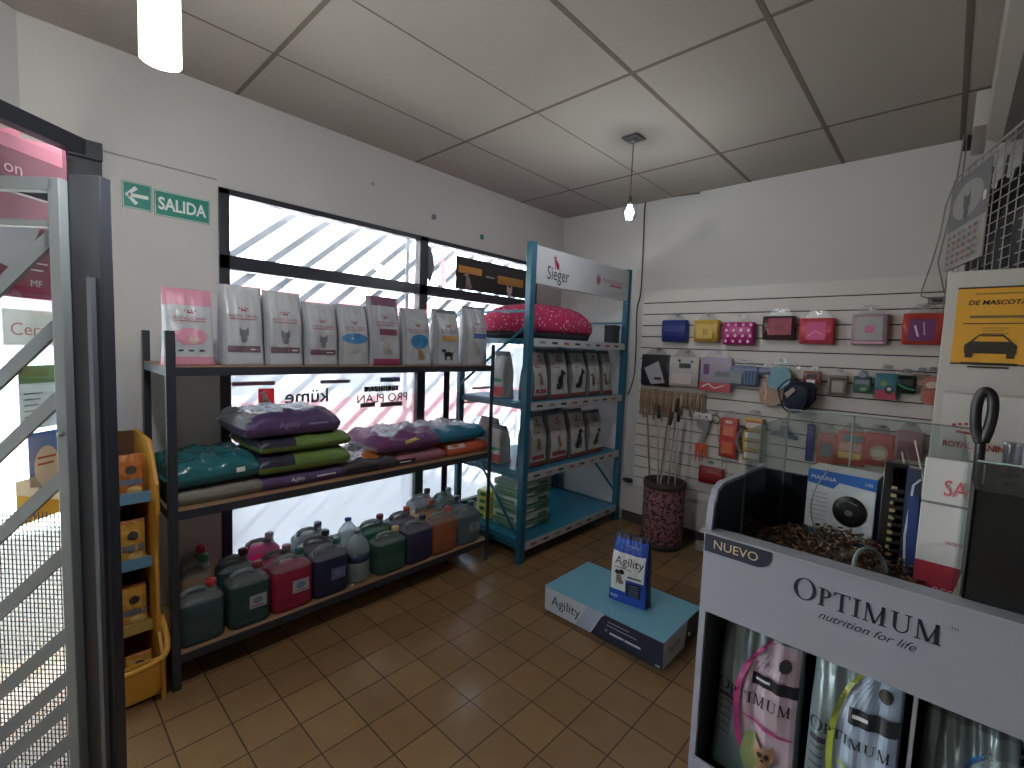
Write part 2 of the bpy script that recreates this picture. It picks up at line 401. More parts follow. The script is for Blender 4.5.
# ------------------------------------------------------------------ shop window
wn = MB()
xi0, xi1 = XW-.06, XW+.012
for a, b in (((WY0, WZ0), (WY0+.055, WZ1)), ((WY1-.05, WZ0), (WY1, WZ1)), ((2.185, WZ0), (2.262, WZ1)), ((WY0, WZ1-.035), (WY1, WZ1)), ((WY0, WZ0), (WY1, WZ0+.04)), ((WY0, 2.005), (WY1, 2.085))):
    wn.box((xi0, a[0], a[1]), (xi1, b[0], b[1]), blackm)
win = struct(wn.build('window_1', bevel=.003))
gl = MB(); gl.box((XW-.035, WY0+.05, WZ0+.03), (XW-.03, WY1-.05, WZ1-.03), glass('window_glass', (.97, .99, 1), .05, .4)); gl.build('pane', win)
# outside security bars at 45 degrees
barm = mat('grey_security_bar', (205, 210, 218), .5)
sb = thing('security_bars', 'grey diagonal security bars outside the shop window', 'window bars', (XW-.22, WY0, .1))
k = 0; c0 = -2.2
while c0 < WY1-WY0:
    # bar from (c0, z0) rising at 41 deg to the right
    sl = math.tan(math.radians(41)); y0, z0 = c0, 0.0; y1 = c0+2.5/sl; z1 = 2.5
    if y0 < 0: z0 = -y0*sl; y0 = 0
    if y1 > WY1-WY0: z1 = (WY1-WY0-c0)*sl; y1 = WY1-WY0
    if y1 > y0+.02 and z0 < 2.45: MB().bar((0, y0, z0), (0, y1, z1), .042, .014, barm, up=(1,0,0)).build('bar', sb)
    c0 += .232; k += 1
fr = MB()
for a, b in (((0, 0), (0, 2.5)), ((2.785, 0), (2.785, 2.5)), ((1.4, 0), (1.4, 2.5))): fr.bar((0.012, a[0], a[1]), (0.012, b[0], b[1]), .03, .02, barm, up=(1,0,0))
fr.bar((.012, 0, 0), (.012, 2.785, 0), .03, .02, barm, up=(1,0,0)); fr.bar((.012, 0, 2.5), (.012, 2.785, 2.5), .03, .02, barm, up=(1,0,0)); fr.build('frame', sb)
# translucent vinyl on the lower glass
vin = mat('white_vinyl', (190, 194, 202), .4, trans=.40, clear=.12)
vin2 = mat('thin_vinyl', (200, 204, 212), .4, trans=.45, clear=.22)
vinp = mat('pink_vinyl', (200, 150, 160), .4, trans=.45, clear=.12)
vf = on_x(XW-.0295)
v = thing('window_film', 'white translucent film with mirrored black and red lettering on the lower window', 'window sticker', (0,0,0))
dd = Decal(vf, 0); dd.rect(WY0+.055, 1.22, 2.185, 1.62, vin, 8, 1); dd.rect(2.262, 1.22, WY1-.05, 1.62, vin, 8, 1); dd.rect(WY0+.055, WZ0+.04, 2.185, .98, vin2, 8, 1); dd.rect(2.262, WZ0+.04, WY1-.05, .98, vin2, 8, 1); dd.build('film', v)
dd = Decal(vf, 0); dd.rect(WY0+.055, .98, 2.185, 1.22, vinp, 8, 1); dd.rect(2.262, .98, WY1-.05, 1.22, vinp, 8, 1); dd.build('pink_band', v)
def wy(px, py): q = AX(px, py, XW-.03); return q.y, q.z
blk = mat('film_ink_black', (40, 38, 50), .5); redv = mat('film_ink_red', (225, 40, 45), .5, trans=.3)
dl = Decal(vf, .002)
a = wy(288, 396); b = wy(325, 402); dl.text('küme', (a[0]+b[0])/2, a[1]-.005, blk, w=b[0]-a[0]+.04, mirror=True, bold=.015)
a = wy(357, 397); b = wy(407, 397)
dl.text('PRO PLAN', (a[0]+b[0])/2, (a[1]+b[1])/2-.005, blk, w=b[0]-a[0], mirror=True, bold=.01)
a = wy(364, 388); b = wy(398, 388); dl.rect(a[0], b[1]-.018, b[0], b[1]+.02, blk, 2, 1)
dl.build('lettering', v)
d2 = Decal(vf, .004); d2.text('PURINA', (a[0]+b[0])/2, b[1]+.001, WHITE, w=(b[0]-a[0])*.85, mirror=True)
a = wy(264, 398); d2.rect(a[0]-.035, a[1]-.04, a[0]+.06, a[1]+.06, redv, 2, 2); animal(d2, a[0]+.005, a[1]-.0, .06, WHITE, 'dog_sit'); d2.build('logo', v)
d3 = Decal(vf, .0025)
for p0, p1, mm in (((232, 384), (275, 383), P(170,120,130)), ((320, 382), (350, 381), P(120,120,135)), ((360, 405), (375, 405), P(110,100,110)), ((380, 404), (402, 404), P(120,90,100)), ((380, 379), (400, 380), P(90,120,180))):
    a = wy(*p0); b = wy(*p1); d3.rect(a[0], min(a[1], b[1])-.012, b[0], max(a[1], b[1])+.012, mm, 2, 1)
a = wy(505, 384); d3.text('AC', a[0]+.03, a[1]-.0, blk, h=.06)
for q in ((480, 388), (470, 402)): a = wy(*q); d3.rect(a[0]-.1, a[1]-.01, a[0]+.12, a[1]+.012, P(220,130,130), 2, 1)
d3.build('small_print', v)
# stickers of the upper right pane
y0, z0 = wy(455, 288); y1, z1 = wy(527, 262)
st = thing('pet_food_banner', 'dark banner with orange panels on the upper right window pane', 'window sticker')
Decal(vf, .003).rect(y0, 2.10, y1+.1, 2.375, mat('banner_dark', (52, 52, 50), .5), 4, 2).build('banner', st)
dd = Decal(vf, .005); org = mat('banner_orange', (215, 150, 60), .5, trans=.2)
dd.rect(y0+.03, 2.24, y0+.3, 2.30, org, 2, 1); dd.rect(y0+.5, 2.20, y0+.85, 2.275, org, 2, 1); dd.rect(y0+.35, 2.235, y0+.46, 2.25, P(170,170,170), 2, 1); dd.build('orange_panel', st)
dd = Decal(vf, .007); animal(dd, y0+.14, 2.17, .10, P(185,170,160), 'dog_sit'); animal(dd, y0+.66, 2.15, .09, P(225,222,220), 'cat'); dd.build('picture', st)
st = thing('wolf_sticker', 'grey dog head sticker with red upright lettering beside the window post', 'window sticker')
dd = Decal(vf, .003); a = wy(431, 264); dd.ell(a[0]-.02, a[1], .05, .10, P(120,130,150)); dd.poly([(a[0]-.05, a[1]-.08), (a[0]+.02, a[1]-.07), (a[0]-.01, a[1]-.16)], P(110,118,140)); dd.poly([(a[0]-.04, a[1]+.06), (a[0]+.02, a[1]+.07), (a[0]-.03, a[1]+.15)], P(120,130,150)); dd.build('dog_head', st)
dd = Decal(vf, .003); a = wy(443, 270); dd.rect(a[0]-.03, a[1]-.13, a[0]+.03, a[1]+.05, mat('film_pink', (250,170,175), .5, trans=.5), 1, 2); dd.rect(a[0]-.012, a[1]+.05, a[0]+.012, a[1]+.15, mat('film_pink', (250,170,175)), 1, 2); dd.build('lettering', st)

# ------------------------------------------------------------------ street outside
gr = mat('pavement', (200, 198, 192), .8, var=.1)
struct(MB().box((-30, -14, -.25), (XW-.15, 16, -.12), gr).build('ground'))
struct(MB().box((XW-2.4, -3.2, -.12), (XW-.16, 4.2, -.10), mat('dark_pavement', (128, 124, 118), .8, var=.15, vscale=12)).build('sidewalk'))
fac = thing('street_building', 'pale building across the street with awning and dark shutters', 'building', (-15, 2, -.12))
MB().box((-1, -12, 0), (0, 12, 6.5), mat('facade', (225, 222, 215), .8)).build('wall', fac)
for yy in (-8, -3.5, 1, 5.5): MB().box((0, yy, 0), (.06, yy+2.4, 2.6), mat('shutter', (120, 125, 135), .6)).build('shutter', fac)
MB().prism([(0, 3.3), (1.4, 2.9), (1.4, 2.75), (0, 2.8)], 'y', -9, 9, mat('awning_red', (165, 60, 70), .6)).build('awning', fac)

# ------------------------------------------------------------------ entrance: frame, gate, signs
steel = mat('gate_grey_steel', (120, 126, 128), .5, metal=0, bump=(90, .1))
jam = MB(); jam.box((XW-.05, DY-.02, 0), (XW+.015, DY+.012, 2.51), blackm); jam.box((XW-.045, .20, 0), (XW+.010, DY, 2.5), blackm)
jam.box((XW-.05, .2, 2.43), (XW+.05, DY+.012, 2.51), blackm)
jam.bar(Vector((XW+.02, .25, 2.475)), Vector((XW+.02, .25, 2.475))+cd*3.0, .06, .07, blackm)
fd = thing('door_frame', 'black steel entrance door frame at the left edge', 'door frame')
jam.build('jamb', fd)
MB().bar(Vector((XW+.02, .25, 2.2)), Vector((XW+.02, .25, 2.2))+cd*2.4, .04, .05, blackm).build('transom_bar', fd)
MB().bar(Vector((XW, .23, 2.31)), Vector((XW, .23, 2.31))+cd*2.4, .004, .2, glass('window_glass')).build('transom_pane', fd)
# gate leaf, swung into the shop, parallel to the view
rt = Vector((math.cos(YAW), math.sin(YAW), 0)); fw = Vector((-math.sin(YAW), math.cos(YAW), 0))
GD = 1.50
def gp(px, py=None, z=None, dep=0):                   # a point of the leaf plane
    d = ray(px, py if py is not None else 400); d = d*((GD+dep)/(d.x*fw.x+d.y*fw.y)); p = Vector((d.x, d.y, d.z+EYE))
    if z is not None: p.z = z
    return p
gate = thing('entrance_gate', 'grey steel entrance gate with diagonal bars and mesh, swung into the shop', 'gate', (0,0,0))
xL = -.86                                            # leaf length towards the hinge side
O = gp(66, z=0); O.z = 0
def gq(s, z, dep=0): return O+rt*s+fw*dep+Vector((0,0,z))   # s<0 goes left
zt = 2.09
b = MB(); b.bar(gq(-.0, .04), gq(-.0, zt), .036, .036, steel, up=fw); b.build('stile', gate, bevel=.003)
b = MB(); b.bar(gq(-.66, .04), gq(-.66, zt), .036, .036, steel, up=fw); b.build('stile', gate, bevel=.003)
b = MB(); b.bar(gq(-.642, zt-.02), gq(.0, zt-.02), .036, .04, steel); b.build('rail', gate, bevel=.003)
b = MB(); b.bar(gq(-.642, .06), gq(-.018, .06), .036, .04, steel); b.build('rail', gate, bevel=.003)
b = MB(); b.bar(gq(-.642, zt-.14), gq(-.018, zt-.14), .03, .02, steel); b.build('rail', gate)
for z1 in [gp(62, y).z for y in (235, 326, 397, 477, 552, 632, 702)]+[.45, .22]:
    e = .642*.92; zb = z1-e
    s1 = -.642
    if zb < .08: s1 = -.018-(z1-.08)/.92; zb = .08
    MB().bar(gq(-.018, z1), gq(s1, zb), .012, .042, steel, up=(0,0,1)).build('diagonal_bar', gate)
b = MB()                                             # expanded mesh in the lower third
mg = mat('gate_mesh', (95, 98, 100), .5)
zmesh = gp(62, 515).z
for k in range(55):
    z = .08+k*(zmesh-.08)/55; b.bar(gq(-.642, z, .02), gq(-.018, z, .02), .002, .0025, mg)
for k in range(46):
    s = -.642+k*.624/46; b.bar(gq(s, .08, .02), gq(s, zmesh, .02), .0025, .002, mg, up=fw)
mo = b.build('mesh_screen', gate); mo['kind'] = 'stuff'
b = MB(); b.bar(gq(.073, .02, .03), gq(.073, zt+.02, .03), .10, .045, blackm, up=fw); b.build('black_stile', gate, bevel=.004)
b = MB(); b.bar(gq(.095, .02, -.002), gq(.095, zt-.3, -.002), .014, .018, mat('grey_strip', (90, 96, 102), .4), up=fw); b.build('weather_strip', gate)
b = MB(); b.lathe([(0, 0), (.008, 0), (.008, .012), (0, .012)], steel, n=12); b.build('bolt', gate, loc=gq(.0, gp(66, 433).z, -.018), rot=(PI/2, 0, YAW))
# fixed glazed side of the entrance with posters, behind the gate
def chp(px, py, off=.0): # pixel onto the entrance plane
    o0 = Vector((XW+.02, .25, 0)); n = Vector((cd.y, -cd.x, 0)); d = ray(px, py); t = (o0+n*off).dot(n)/d.dot(n); q = d*t; return Vector((q.x, q.y, q.z+EYE))
def poster(name, label, cat, px0, py0, px1, py1, mt, off, marks=None):
    a = chp(px0, py0, off); c = chp(px1, py1, off); s0 = (a-Vector((XW+.02, .25, 0))).dot(cd); s1 = (c-Vector((XW+.02, .25, 0))).dot(cd)
    n = Vector((cd.y, -cd.x, 0)); base = Vector((XW+.02, .25, 0))+n*off; s0, s1 = max(s0, s1), min(s0, s1); z1, z0 = a.z, c.z
    w_, h_ = s0-s1, z1-z0
    t = thing(name, label, cat, base+cd*s0+Vector((0,0,z0)), math.atan2(-cd.y, -cd.x))
    MB().box((0, 0, 0), (w_, .004, h_), mt).build('sheet', t)
    if marks:
        d = Decal(on_y(0), .0015); marks(d, w_, h_); d.build('print', t)
    return t
gd = glass('door_glass', (.92, .95, .95), .07, .5)
b = MB(); pt = [Vector((XW+.02, .25, 0))+cd*s for s in (.04, 2.0)]; b.bar(pt[0]+Vector((0,0,1.12)), pt[1]+Vector((0,0,1.12)), .006, 2.1, gd); b.build('glass_leaf', fd)
mar = mat('maroon_sign', (130, 45, 65), .5, trans=.25); pk = mat('pink_sign', (225, 120, 140), .5, trans=.4)
n_ = Vector((cd.y, -cd.x, 0)); sb0 = Vector((XW+.02, .25, 0))+n_*-.30
if (sb0-Vector((XW+.02, .25, 0))).dot(fw) < 0: sb0 = Vector((XW+.02, .25, 0))+n_*.30
t = thing('shop_sign', 'maroon and pink shop sign seen above the gate', 'sign', sb0+cd*2.0+Vector((0, 0, 1.98)), math.atan2(-cd.y, -cd.x))
def sgp(px, py):
    n = n_; d = ray(px, py); q = d*(sb0.dot(n)/d.dot(n)); return (sb0+cd*2.0-Vector((q.x, q.y, 0))).dot(cd), q.z+EYE-1.98
MB().box((0, 0, 0), (2.3, .01, .75), mar).build('sheet', t)
d = Decal(on_y(0), .003); zp0, zp1 = sgp(20, 152)[1], sgp(20, 132)[1]; d.rect(0, zp0, 2.2, zp1, pk, 4, 1); d.rect(0, zp1+.01, 2.2, zp1+.05, mat('sign_cream', (230, 205, 180), .5, trans=.3), 4, 1); d.build('pink_stripe', t)
q0 = sgp(3, 168); q1 = sgp(21, 168); d = Decal(on_y(0), .005); d.text('on', (q0[0]+q1[0])/2, q0[1]+.01, mat('sign_letter', (225, 175, 180), .5, trans=.3), w=abs(q1[0]-q0[0])); d.build('lettering', t)
poster('maroon_poster', 'maroon poster with small white print behind the gate', 'poster', -20, 215, 55, 301, mat('maroon_poster', (150, 62, 82), .5, trans=.3), .05,
       lambda d, w_, h_: (d.text('MF', w_*.72, h_*.22, WHITE, h=h_*.1), lines(d, w_*.35, h_*.5, w_*.9, WHITE, 2, h_*.1, h_*.02), d.poly([(0, h_), (0, h_*.5), (w_*.5, h_*.35), (w_*.8, h_)], P(205,200,205))))
poster('closed_notice', 'white paper notice with red lettering starting Cerra', 'sign', 2, 308, 58, 345, mat('notice_paper', (222, 222, 214), .6, trans=.3), .05,
       lambda d, w_, h_: d.text('Cerra', w_*.52, h_*.45, mat('notice_red', (205, 85, 75)), w=w_*.8))
poster('price_list', 'white sheet with green header hung behind the gate bars', 'poster', 18, 366, 58, 425, mat('list_paper', (215, 218, 215), .6, trans=.3), .05,
       lambda d, w_, h_: (d.rect(0, h_*.72, w_, h_, P(120,150,80), 2, 1), lines(d, w_*.1, h_*.55, w_*.6, GREYI, 5, h_*.09, h_*.02)))
poster('blue_leaflet', 'blue leaflet with white rounded text panel behind the gate', 'poster', 28, 434, 61, 480, mat('leaflet_blue', (60, 130, 190), .5, trans=.3), .05,
       lambda d, w_, h_: (d.ell(w_*.55, h_*.35, w_*.42, h_*.38, WHITE), lines(d, w_*.25, h_*.5, w_*.85, RED, 2, h_*.12, h_*.04)))
poster('yellow_leaflet', 'white and yellow leaflet below the blue one behind the gate', 'poster', 16, 482, 60, 512, mat('leaflet_pale', (220, 215, 200), .5, trans=.3), .05,
       lambda d, w_, h_: (d.poly([(0, 0), (w_, 0), (w_, h_*.3), (0, h_*.7)], P(225,185,60)), d.rect(w_*.5, h_*.6, w_, h_*.75, P(60,110,180), 1, 1)))

# exit sign and wall marks
yA, yB_ = .404, .532
es = thing('exit_sign', 'green and white exit sign with left arrow and SALIDA', 'sign', (XW, 0, 0))
grn = mat('sign_green', (30, 140, 120), .45); sgw = mat('sign_white', (225, 232, 228), .5)
MB().box((0, .395, 2.245), (.004, .515, 2.375), grn).build('arrow_panel', es)
MB().box((0, .525, 2.235), (.004, .772, 2.365), grn).build('word_panel', es)
d = Decal(on_x(.004)); d.strip([(.42, 2.31), (.50, 2.31)], .018, sgw); d.strip([(.452, 2.35), (.415, 2.31), (.452, 2.27)], .018, sgw)
for a, b in (((.399, .511), (2.249, 2.371)),):
    d.strip([(a[0], b[0]), (a[1], b[0]), (a[1], b[1]), (a[0], b[1]), (a[0], b[0])], .003, sgw)
d.build('arrow', es)
d = Decal(on_x(.004)); d.text('SALIDA', .648, 2.30, sgw, w=.215, squeeze=1.35, bold=.025); d.strip([(.529, 2.239), (.768, 2.239), (.768, 2.361), (.529, 2.361), (.529, 2.239)], .003, sgw); d.build('lettering', es)
for px, py, r, mm, lb in ((434, 217, .022, P(120,130,140), 'grey round blanking plug on the wall above the window post'), (482, 237, .02, P(50,120,105), 'small green square tag on wall above the dark window banner'), (373, 184, .012, P(165,165,165), 'faint pale plug on the wall above the window')):
    q = AX(px, py, XW+.004)
    if px == 482: o = MB().box((-.003, -.018, -.02), (.003, .018, .02), mm).build('wall_tag', loc=q, bevel=.001)
    else: o = MB().lathe([(r, -.004), (r, .004), (r*.6, .007)], mm, n=20).build('wall_plug', loc=q, rot=(0, PI/2, 0))
    tag(o, lb, 'tag' if px == 482 else 'wall plug')

# ------------------------------------------------------------------ black rack
boardm = mat('particle_board', (150, 112, 80), .65, bump=(120, .1), var=.12, vscale=30)
RX0, RX1, RY0, RY1 = -2.985, -2.44, .445, 2.425
rk = thing('shelving_rack', 'black steel three-tier rack with brown board shelves along the window', 'shelf')
for x, y in ((RX1, RY0), (RX1, RY1), (RX0, RY0), (RX0, RY1)):
    b = MB(); sx = -1 if x == RX1 else 1; sy = 1 if y == RY0 else -1
    b.box((min(x, x+sx*.035), min(y, y+sy*.003), 0), (max(x, x+sx*.035), max(y, y+sy*.003), 1.635), blackm)
    b.box((min(x, x+sx*.003), min(y, y+sy*.035), 0), (max(x, x+sx*.003), max(y, y+sy*.035), 1.635), blackm)
    b.build('post', rk, bevel=.001)
SHZ = (.165, .835, 1.480)
for z in SHZ:
    MB().box((RX0+.006, RY0+.006, z-.014), (RX1-.006, RY1-.006, z), boardm).build('shelf_board', rk, bevel=.002)
    b = MB()
    for x in (RX1-.006, RX0+.003): b.box((x, RY0+.004, z-.042), (x+.003, RY1-.004, z-.003), blackm)
    for y in (RY0+.003, RY1-.006): b.box((RX0+.004, y, z-.042), (RX1-.004, y+.003, z-.003), blackm)
    b.build('shelf_frame', rk)

def stand_bag(name, label, cat, group, loc, rz, shape, body, zones=(), side=None):
    t = thing(name, label, cat, loc, rz, group)
    shape.mesh(body, zones, side).build('pouch', t)
    return t
XB = -2.50            # front line of the top shelf
def span(px0, px1, py, x): return AX(px0, py, x).y, AX(px1, py, x).y
catf = P(110, 110, 118); mutedr = P(170, 60, 70)
top_bags = [ # px0, px1, top py, body, label words, kind
 (167, 217, 289, 'pink', 'white and pink food bag with rosy oval, leftmost on the top shelf'),
 (224, 267, 286, 'cat', 'tall white food bag with grey cat, left of the two widest cat bags'),
 (268, 306, 292, 'cat', 'white cat food bag in third place from the left on the top shelf'),
 (308, 341, 303, 'cat', 'lower white cat food bag left of the blue-oval bag'),
 (342, 372, 305, 'blueoval', 'white food bag with a blue oval on the top shelf'),
 (372, 403, 297, 'purple', 'white bag with plum coloured top fold on the top shelf'),
 (404, 435, 309, 'blueblot', 'shiny white bag with blue patch and brown dog on the top shelf'),
 (436, 464, 310, 'scottie', 'white bag with orange band and small black dog on the top shelf'),
 (465, 492, 307, 'blueband', 'shiny white bag with blue band, rightmost on the top shelf'),
]
for i, (p0, p1, pt, kd, lb) in enumerate(top_bags):
    y0, y1 = span(p0, p1, 366, XB+.02); h = AX((p0+p1)/2, pt, XB-.04).z-SHZ[2]; w_ = (y1-y0)*1.05
    w_ = min(w_, .225) if i else w_
    sh = BagShape(w_, h, .13, seed=i*1.3+.4, top=.95 if i != 3 else 1.0, crinkle=.005)
    pkm = P(205, 130, 155); plum = P(130, 80, 110)
    zones = {'pink': [(.78, 1, pkm), (0, .12, pkm)], 'purple': [(.86, 1, plum), (0, .1, P(160, 50, 90))], 'cat': [(.96, 1, P(190,190,195))], 'scottie': [(.93, 1, P(110,115,130))], 'blueband': [(.95, 1, P(120,130,145))]}.get(kd, [(.97, 1, P(185,188,192))])
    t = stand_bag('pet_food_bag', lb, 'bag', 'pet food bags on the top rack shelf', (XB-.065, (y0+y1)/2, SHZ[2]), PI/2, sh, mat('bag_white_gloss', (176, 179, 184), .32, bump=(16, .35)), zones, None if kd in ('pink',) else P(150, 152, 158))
    d = Decal(sh.front, .0015); W_, H_ = w_, h
    d.text('ROYAL CANIN', 0, H_*.62, mutedr, w=W_*.62); d.rect(-W_*.3, H_*.575, W_*.3, H_*.585, mutedr, 6, 1)
    d.rect(-.013, H_*.68, .013, H_*.70, mutedr, 2, 1)
    for q in (-.02, -.007, .007, .02): d.ell(q, H_*.715, .004, .004, mutedr, n=8)
    d.build('lettering', t)
    d = Decal(sh.front, .0015)
    if kd == 'pink':
        d.ell(0, H_*.38, W_*.33, H_*.11, pkm); d.ell(W_*.05, H_*.34, W_*.1, H_*.06, P(190,160,150))
        for q in (-.2, 0, .2): d.rect(W_*(q-.05), H_*.19, W_*(q+.05), H_*.21, DARK, 2, 1)
    elif kd == 'cat':
        animal(d, 0, H_*.40, W_*.26, catf, 'cat'); d.rect(-W_*.36, H_*.17, W_*.36, H_*.25, P(110,85,95), 8, 1); d.rect(-W_*.3, H_*.20, W_*.3, H_*.215, WHITE, 8, 1)
    elif kd == 'blueoval':
        d.ell(-W_*.02, H_*.44, W_*.4, H_*.085, P(60,130,190)); d.ell(-W_*.1, H_*.28, W_*.3, H_*.09, P(170,165,165))
    elif kd == 'purple':
        d.rect(-W_*.2, H_*.44, W_*.35, H_*.53, P(140,70,95), 6, 1); animal(d, -.0, H_*.27, W_*.36, P(165,155,150), 'dog_sit')
    elif kd == 'blueblot':
        d.ell(W_*.05, H_*.42, W_*.3, H_*.13, P(40,130,185)); animal(d, W_*.08, H_*.2, W_*.3, P(150,115,85), 'dog_sit')
    elif kd == 'scottie':
        d.rect(-W_*.25, H_*.44, W_*.3, H_*.52, P(225,150,50), 6, 1); animal(d, 0, H_*.2, W_*.36, P(35,35,38), 'dog_stand')
    elif kd == 'blueband':
        d.rect(-W_*.2, H_*.46, W_*.36, H_*.54, P(50,90,170), 6, 1); animal(d, 0, H_*.26, W_*.32, P(160,150,140), 'dog_sit')
    d.build('picture', t)

# ---- sacks lying on the middle shelf
def sack(name, label, loc, w_, l_, h_, body, rz=PI/2, edge=None, seed=0, group='sacks lying on the middle rack shelf', marks=None, tilt=(0, 0), topmat=None, p=4, rip=.006):
    """closed pillow: w_ along local x, l_ along local y; front edge is -y"""
    t = thing(name, label, 'bag', loc, 0, group, rot=(tilt[0], tilt[1], rz))
    b = MB(); nx, ny = 22, 18
    def H(u, v):
        a = max(0, 1-abs(u)**7)**.36*max(0, 1-abs(v)**5)**.36
        return a
    def pt(u, v, s):
        a = H(u, v); x = u*w_/2*(1-.02*v*v); y = v*l_/2*(1-.03*u*u)
        if s > 0: z = h_*.34+a*h_*.62+rip*a*math.sin(7*u+seed)*math.sin(6*v+seed*2)+rip*.5*math.sin(15*u+11*v+seed)*a
        else: z = h_*.34-min(1, a*2.2)*h_*.34
        return (x, y, z)
    us = [math.sin(-PI/2+PI*i/nx) for i in range(nx+1)]; vs = [math.sin(-PI/2+PI*j/ny) for j in range(ny+1)]
    for s in (1, -1):
        i0 = len(b.v)
        for v in vs:
            for u in us: b.v.append(pt(u, v, s))
        for j in range(ny):
            for i in range(nx):
                q = (i0+j*(nx+1)+i, i0+j*(nx+1)+i+1, i0+(j+1)*(nx+1)+i+1, i0+(j+1)*(nx+1)+i)
                mm = body
                if topmat and s > 0 and topmat[1](us[i], vs[j]): mm = topmat[0]
                if edge and (vs[j] < -.9): mm = edge
                b.face(q if s > 0 else q[::-1], mm, True)
    b.build('sack_body', t)
    seam = MB()
    seam.box((-w_/2-.012, -l_*.44, h_*.335), (-w_/2+.006, l_*.44, h_*.35), edge or body); seam.box((w_/2-.006, -l_*.44, h_*.335), (w_/2+.012, l_*.44, h_*.35), edge or body)
    seam.build('end_seam', t)
    if marks:
        # marks sit on the rounded front slope
        def f(x, z, o):
            zz = max(.02, min(.93, z/h_)); a = (zz-.34)/.62 if zz > .34 else (.34-zz)/.34/2.2
            a = max(.0, min(.999, a)); vv = (1-a**(1/.36))**(1/5) if a > 0 else 1
            return Vector((x, -vv*l_/2*(1-.03*(2*x/w_)**2)-o-.001, z))
        d = Decal(f, .0015); marks(d, w_, h_); d.build('lettering', t)
    return t
purp = mat('sack_purple', (84, 62, 108), .38, bump=(14, .4)); lime = mat('sack_green', (98, 128, 52), .4, bump=(14, .4)); navy = mat('sack_navy', (45, 42, 62), .4, bump=(14, .4))
silv = mat('sack_silver', (190, 192, 198), .22, metal=.5, bump=(12, .8)); teal = mat('sack_teal', (32, 104, 110), .22, bump=(10, .6))
XF = -2.47
def mid(px0, px1, py, d=0): a = AX(px0, py, XF-d).y; b = AX(px1, py, XF-d).y; return (a+b)/2, b-a
z = SHZ[1]
cy, w_ = mid(178, 271, 500)
sack('food_sack', 'dull beige grey sack under the shiny teal sack', (XF-.27, cy-.01, z), w_*1.02, .50, .085, mat('sack_beige', (120, 115, 104), .5, bump=(12, .4)), seed=1)
sack('food_sack', 'shiny teal sack lying at the left end of the middle shelf', (XF-.26, cy-.03, z+.088), w_*.98, .48, .115, teal, seed=2, rip=.012, marks=lambda d, a, h: d.rect(a*.2, h*.3, a*.3, h*.5, WHITE, 3, 1), tilt=(0, -.03))
cy, w_ = mid(272, 346, 478)
AG = lambda col, m_=WHITE: (lambda d, a, h: (d.text('Agility', -a*.08, h*.42, m_, h=h*.24), d.rect(a*.12, h*.38, a*.34, h*.46, m_, 4, 1)))
stk = [('purple sack at the bottom of the tall middle stack', purp, .085, 0, purp, 1), ('lower green sack with dark end in the middle stack', lime, .105, .01, lime, 0), ('upper green sack in the middle stack', lime, .085, 0, lime, 0)]
zz = z
for i, (lb, mm, hh, dx, ed, tx) in enumerate(stk):
    nav = (navy, lambda u, v: u < -.35)
    sack('food_sack', lb, (XF-.27+dx, cy-.02+.01*i, zz), w_+.10, .50, hh, mm, seed=3+i, marks=AG(0) if tx else None, topmat=nav if not tx else None)
    zz += hh+.001
cy2, w2 = mid(236, 347, 432)
sack('food_sack', 'purple and silver sack lying on top of the tall stack', (XF-.28, cy2+.02, zz), w2*.88, .50, .125, purp, seed=8, rip=.014, marks=AG(0, P(150,130,170)), topmat=(silv, lambda u, v: v > -.55+.35*u))
cy, w_ = mid(341, 402, 468)
sack('food_sack', 'crinkled silver sack with orange front lying low beside the tall stack', (XF-.24, cy, z), w_*.98, .44, .10, silv, seed=10, rip=.016, topmat=(mat('sack_orange', (200, 110, 40), .35, bump=(12, .5)), lambda u, v: v < -.55 and u > -.2), edge=mat('sack_dark_label', (70, 62, 72), .4, bump=(12, .3)), marks=lambda d, a, h: d.rect(-a*.4, h*.15, a*.12, h*.42, DARK, 6, 1))
cy, w_ = mid(396, 449, 455)
sack('food_sack', 'dusty pink sack under the crinkled purple sack', (XF-.25, cy, z), w_*1.0, .46, .085, mat('sack_pink', (165, 95, 105), .45, bump=(12, .4)), seed=12, marks=lambda d, a, h: (d.rect(-a*.45, h*.15, -a*.12, h*.5, DARK, 4, 1), d.rect(-a*.4, h*.28, -a*.2, h*.36, WHITE, 4, 1)))
cy, w_ = mid(450, 491, 448)
sack('food_sack', 'orange red sack at the right end of the middle shelf', (XF-.25, cy-.0, z), w_*.99, .46, .10, mat('sack_red', (205, 85, 45), .4, bump=(12, .4)), seed=13, marks=lambda d, a, h: d.rect(-a*.48, h*.55, -a*.1, h*.8, P(200,185,170), 4, 1))
cy, w_ = mid(362, 444, 440)
sack('food_sack', 'crinkled lilac and purple sack lying across two lower sacks', (XF-.24, cy+.05, z+.106), w_*.80, .46, .105, silv, seed=15, rip=.02, topmat=(mat('sack_violet', (120, 65, 120), .3, bump=(10, .6)), lambda u, v: v < -.5+.3*math.sin(3*u) or u < -.75), edge=mat('sack_violet', (120, 65, 120)), marks=lambda d, a, h: d.strip([(-a*.1, h*.45), (a*.1, h*.62), (a*.2, h*.8)], .02, P(210,190,60)))
cy, w_ = mid(428, 491, 432)
sack('food_sack', 'silver sack with teal blue front on top at the right end', (XF-.25, cy+.035, z+.106), w_*.78, .46, .10, silv, seed=17, rip=.016, edge=mat('sack_tealblue', (20, 110, 140), .3), topmat=(mat('sack_tealblue', (20, 110, 140)), lambda u, v: v < -.62 or u > .6))

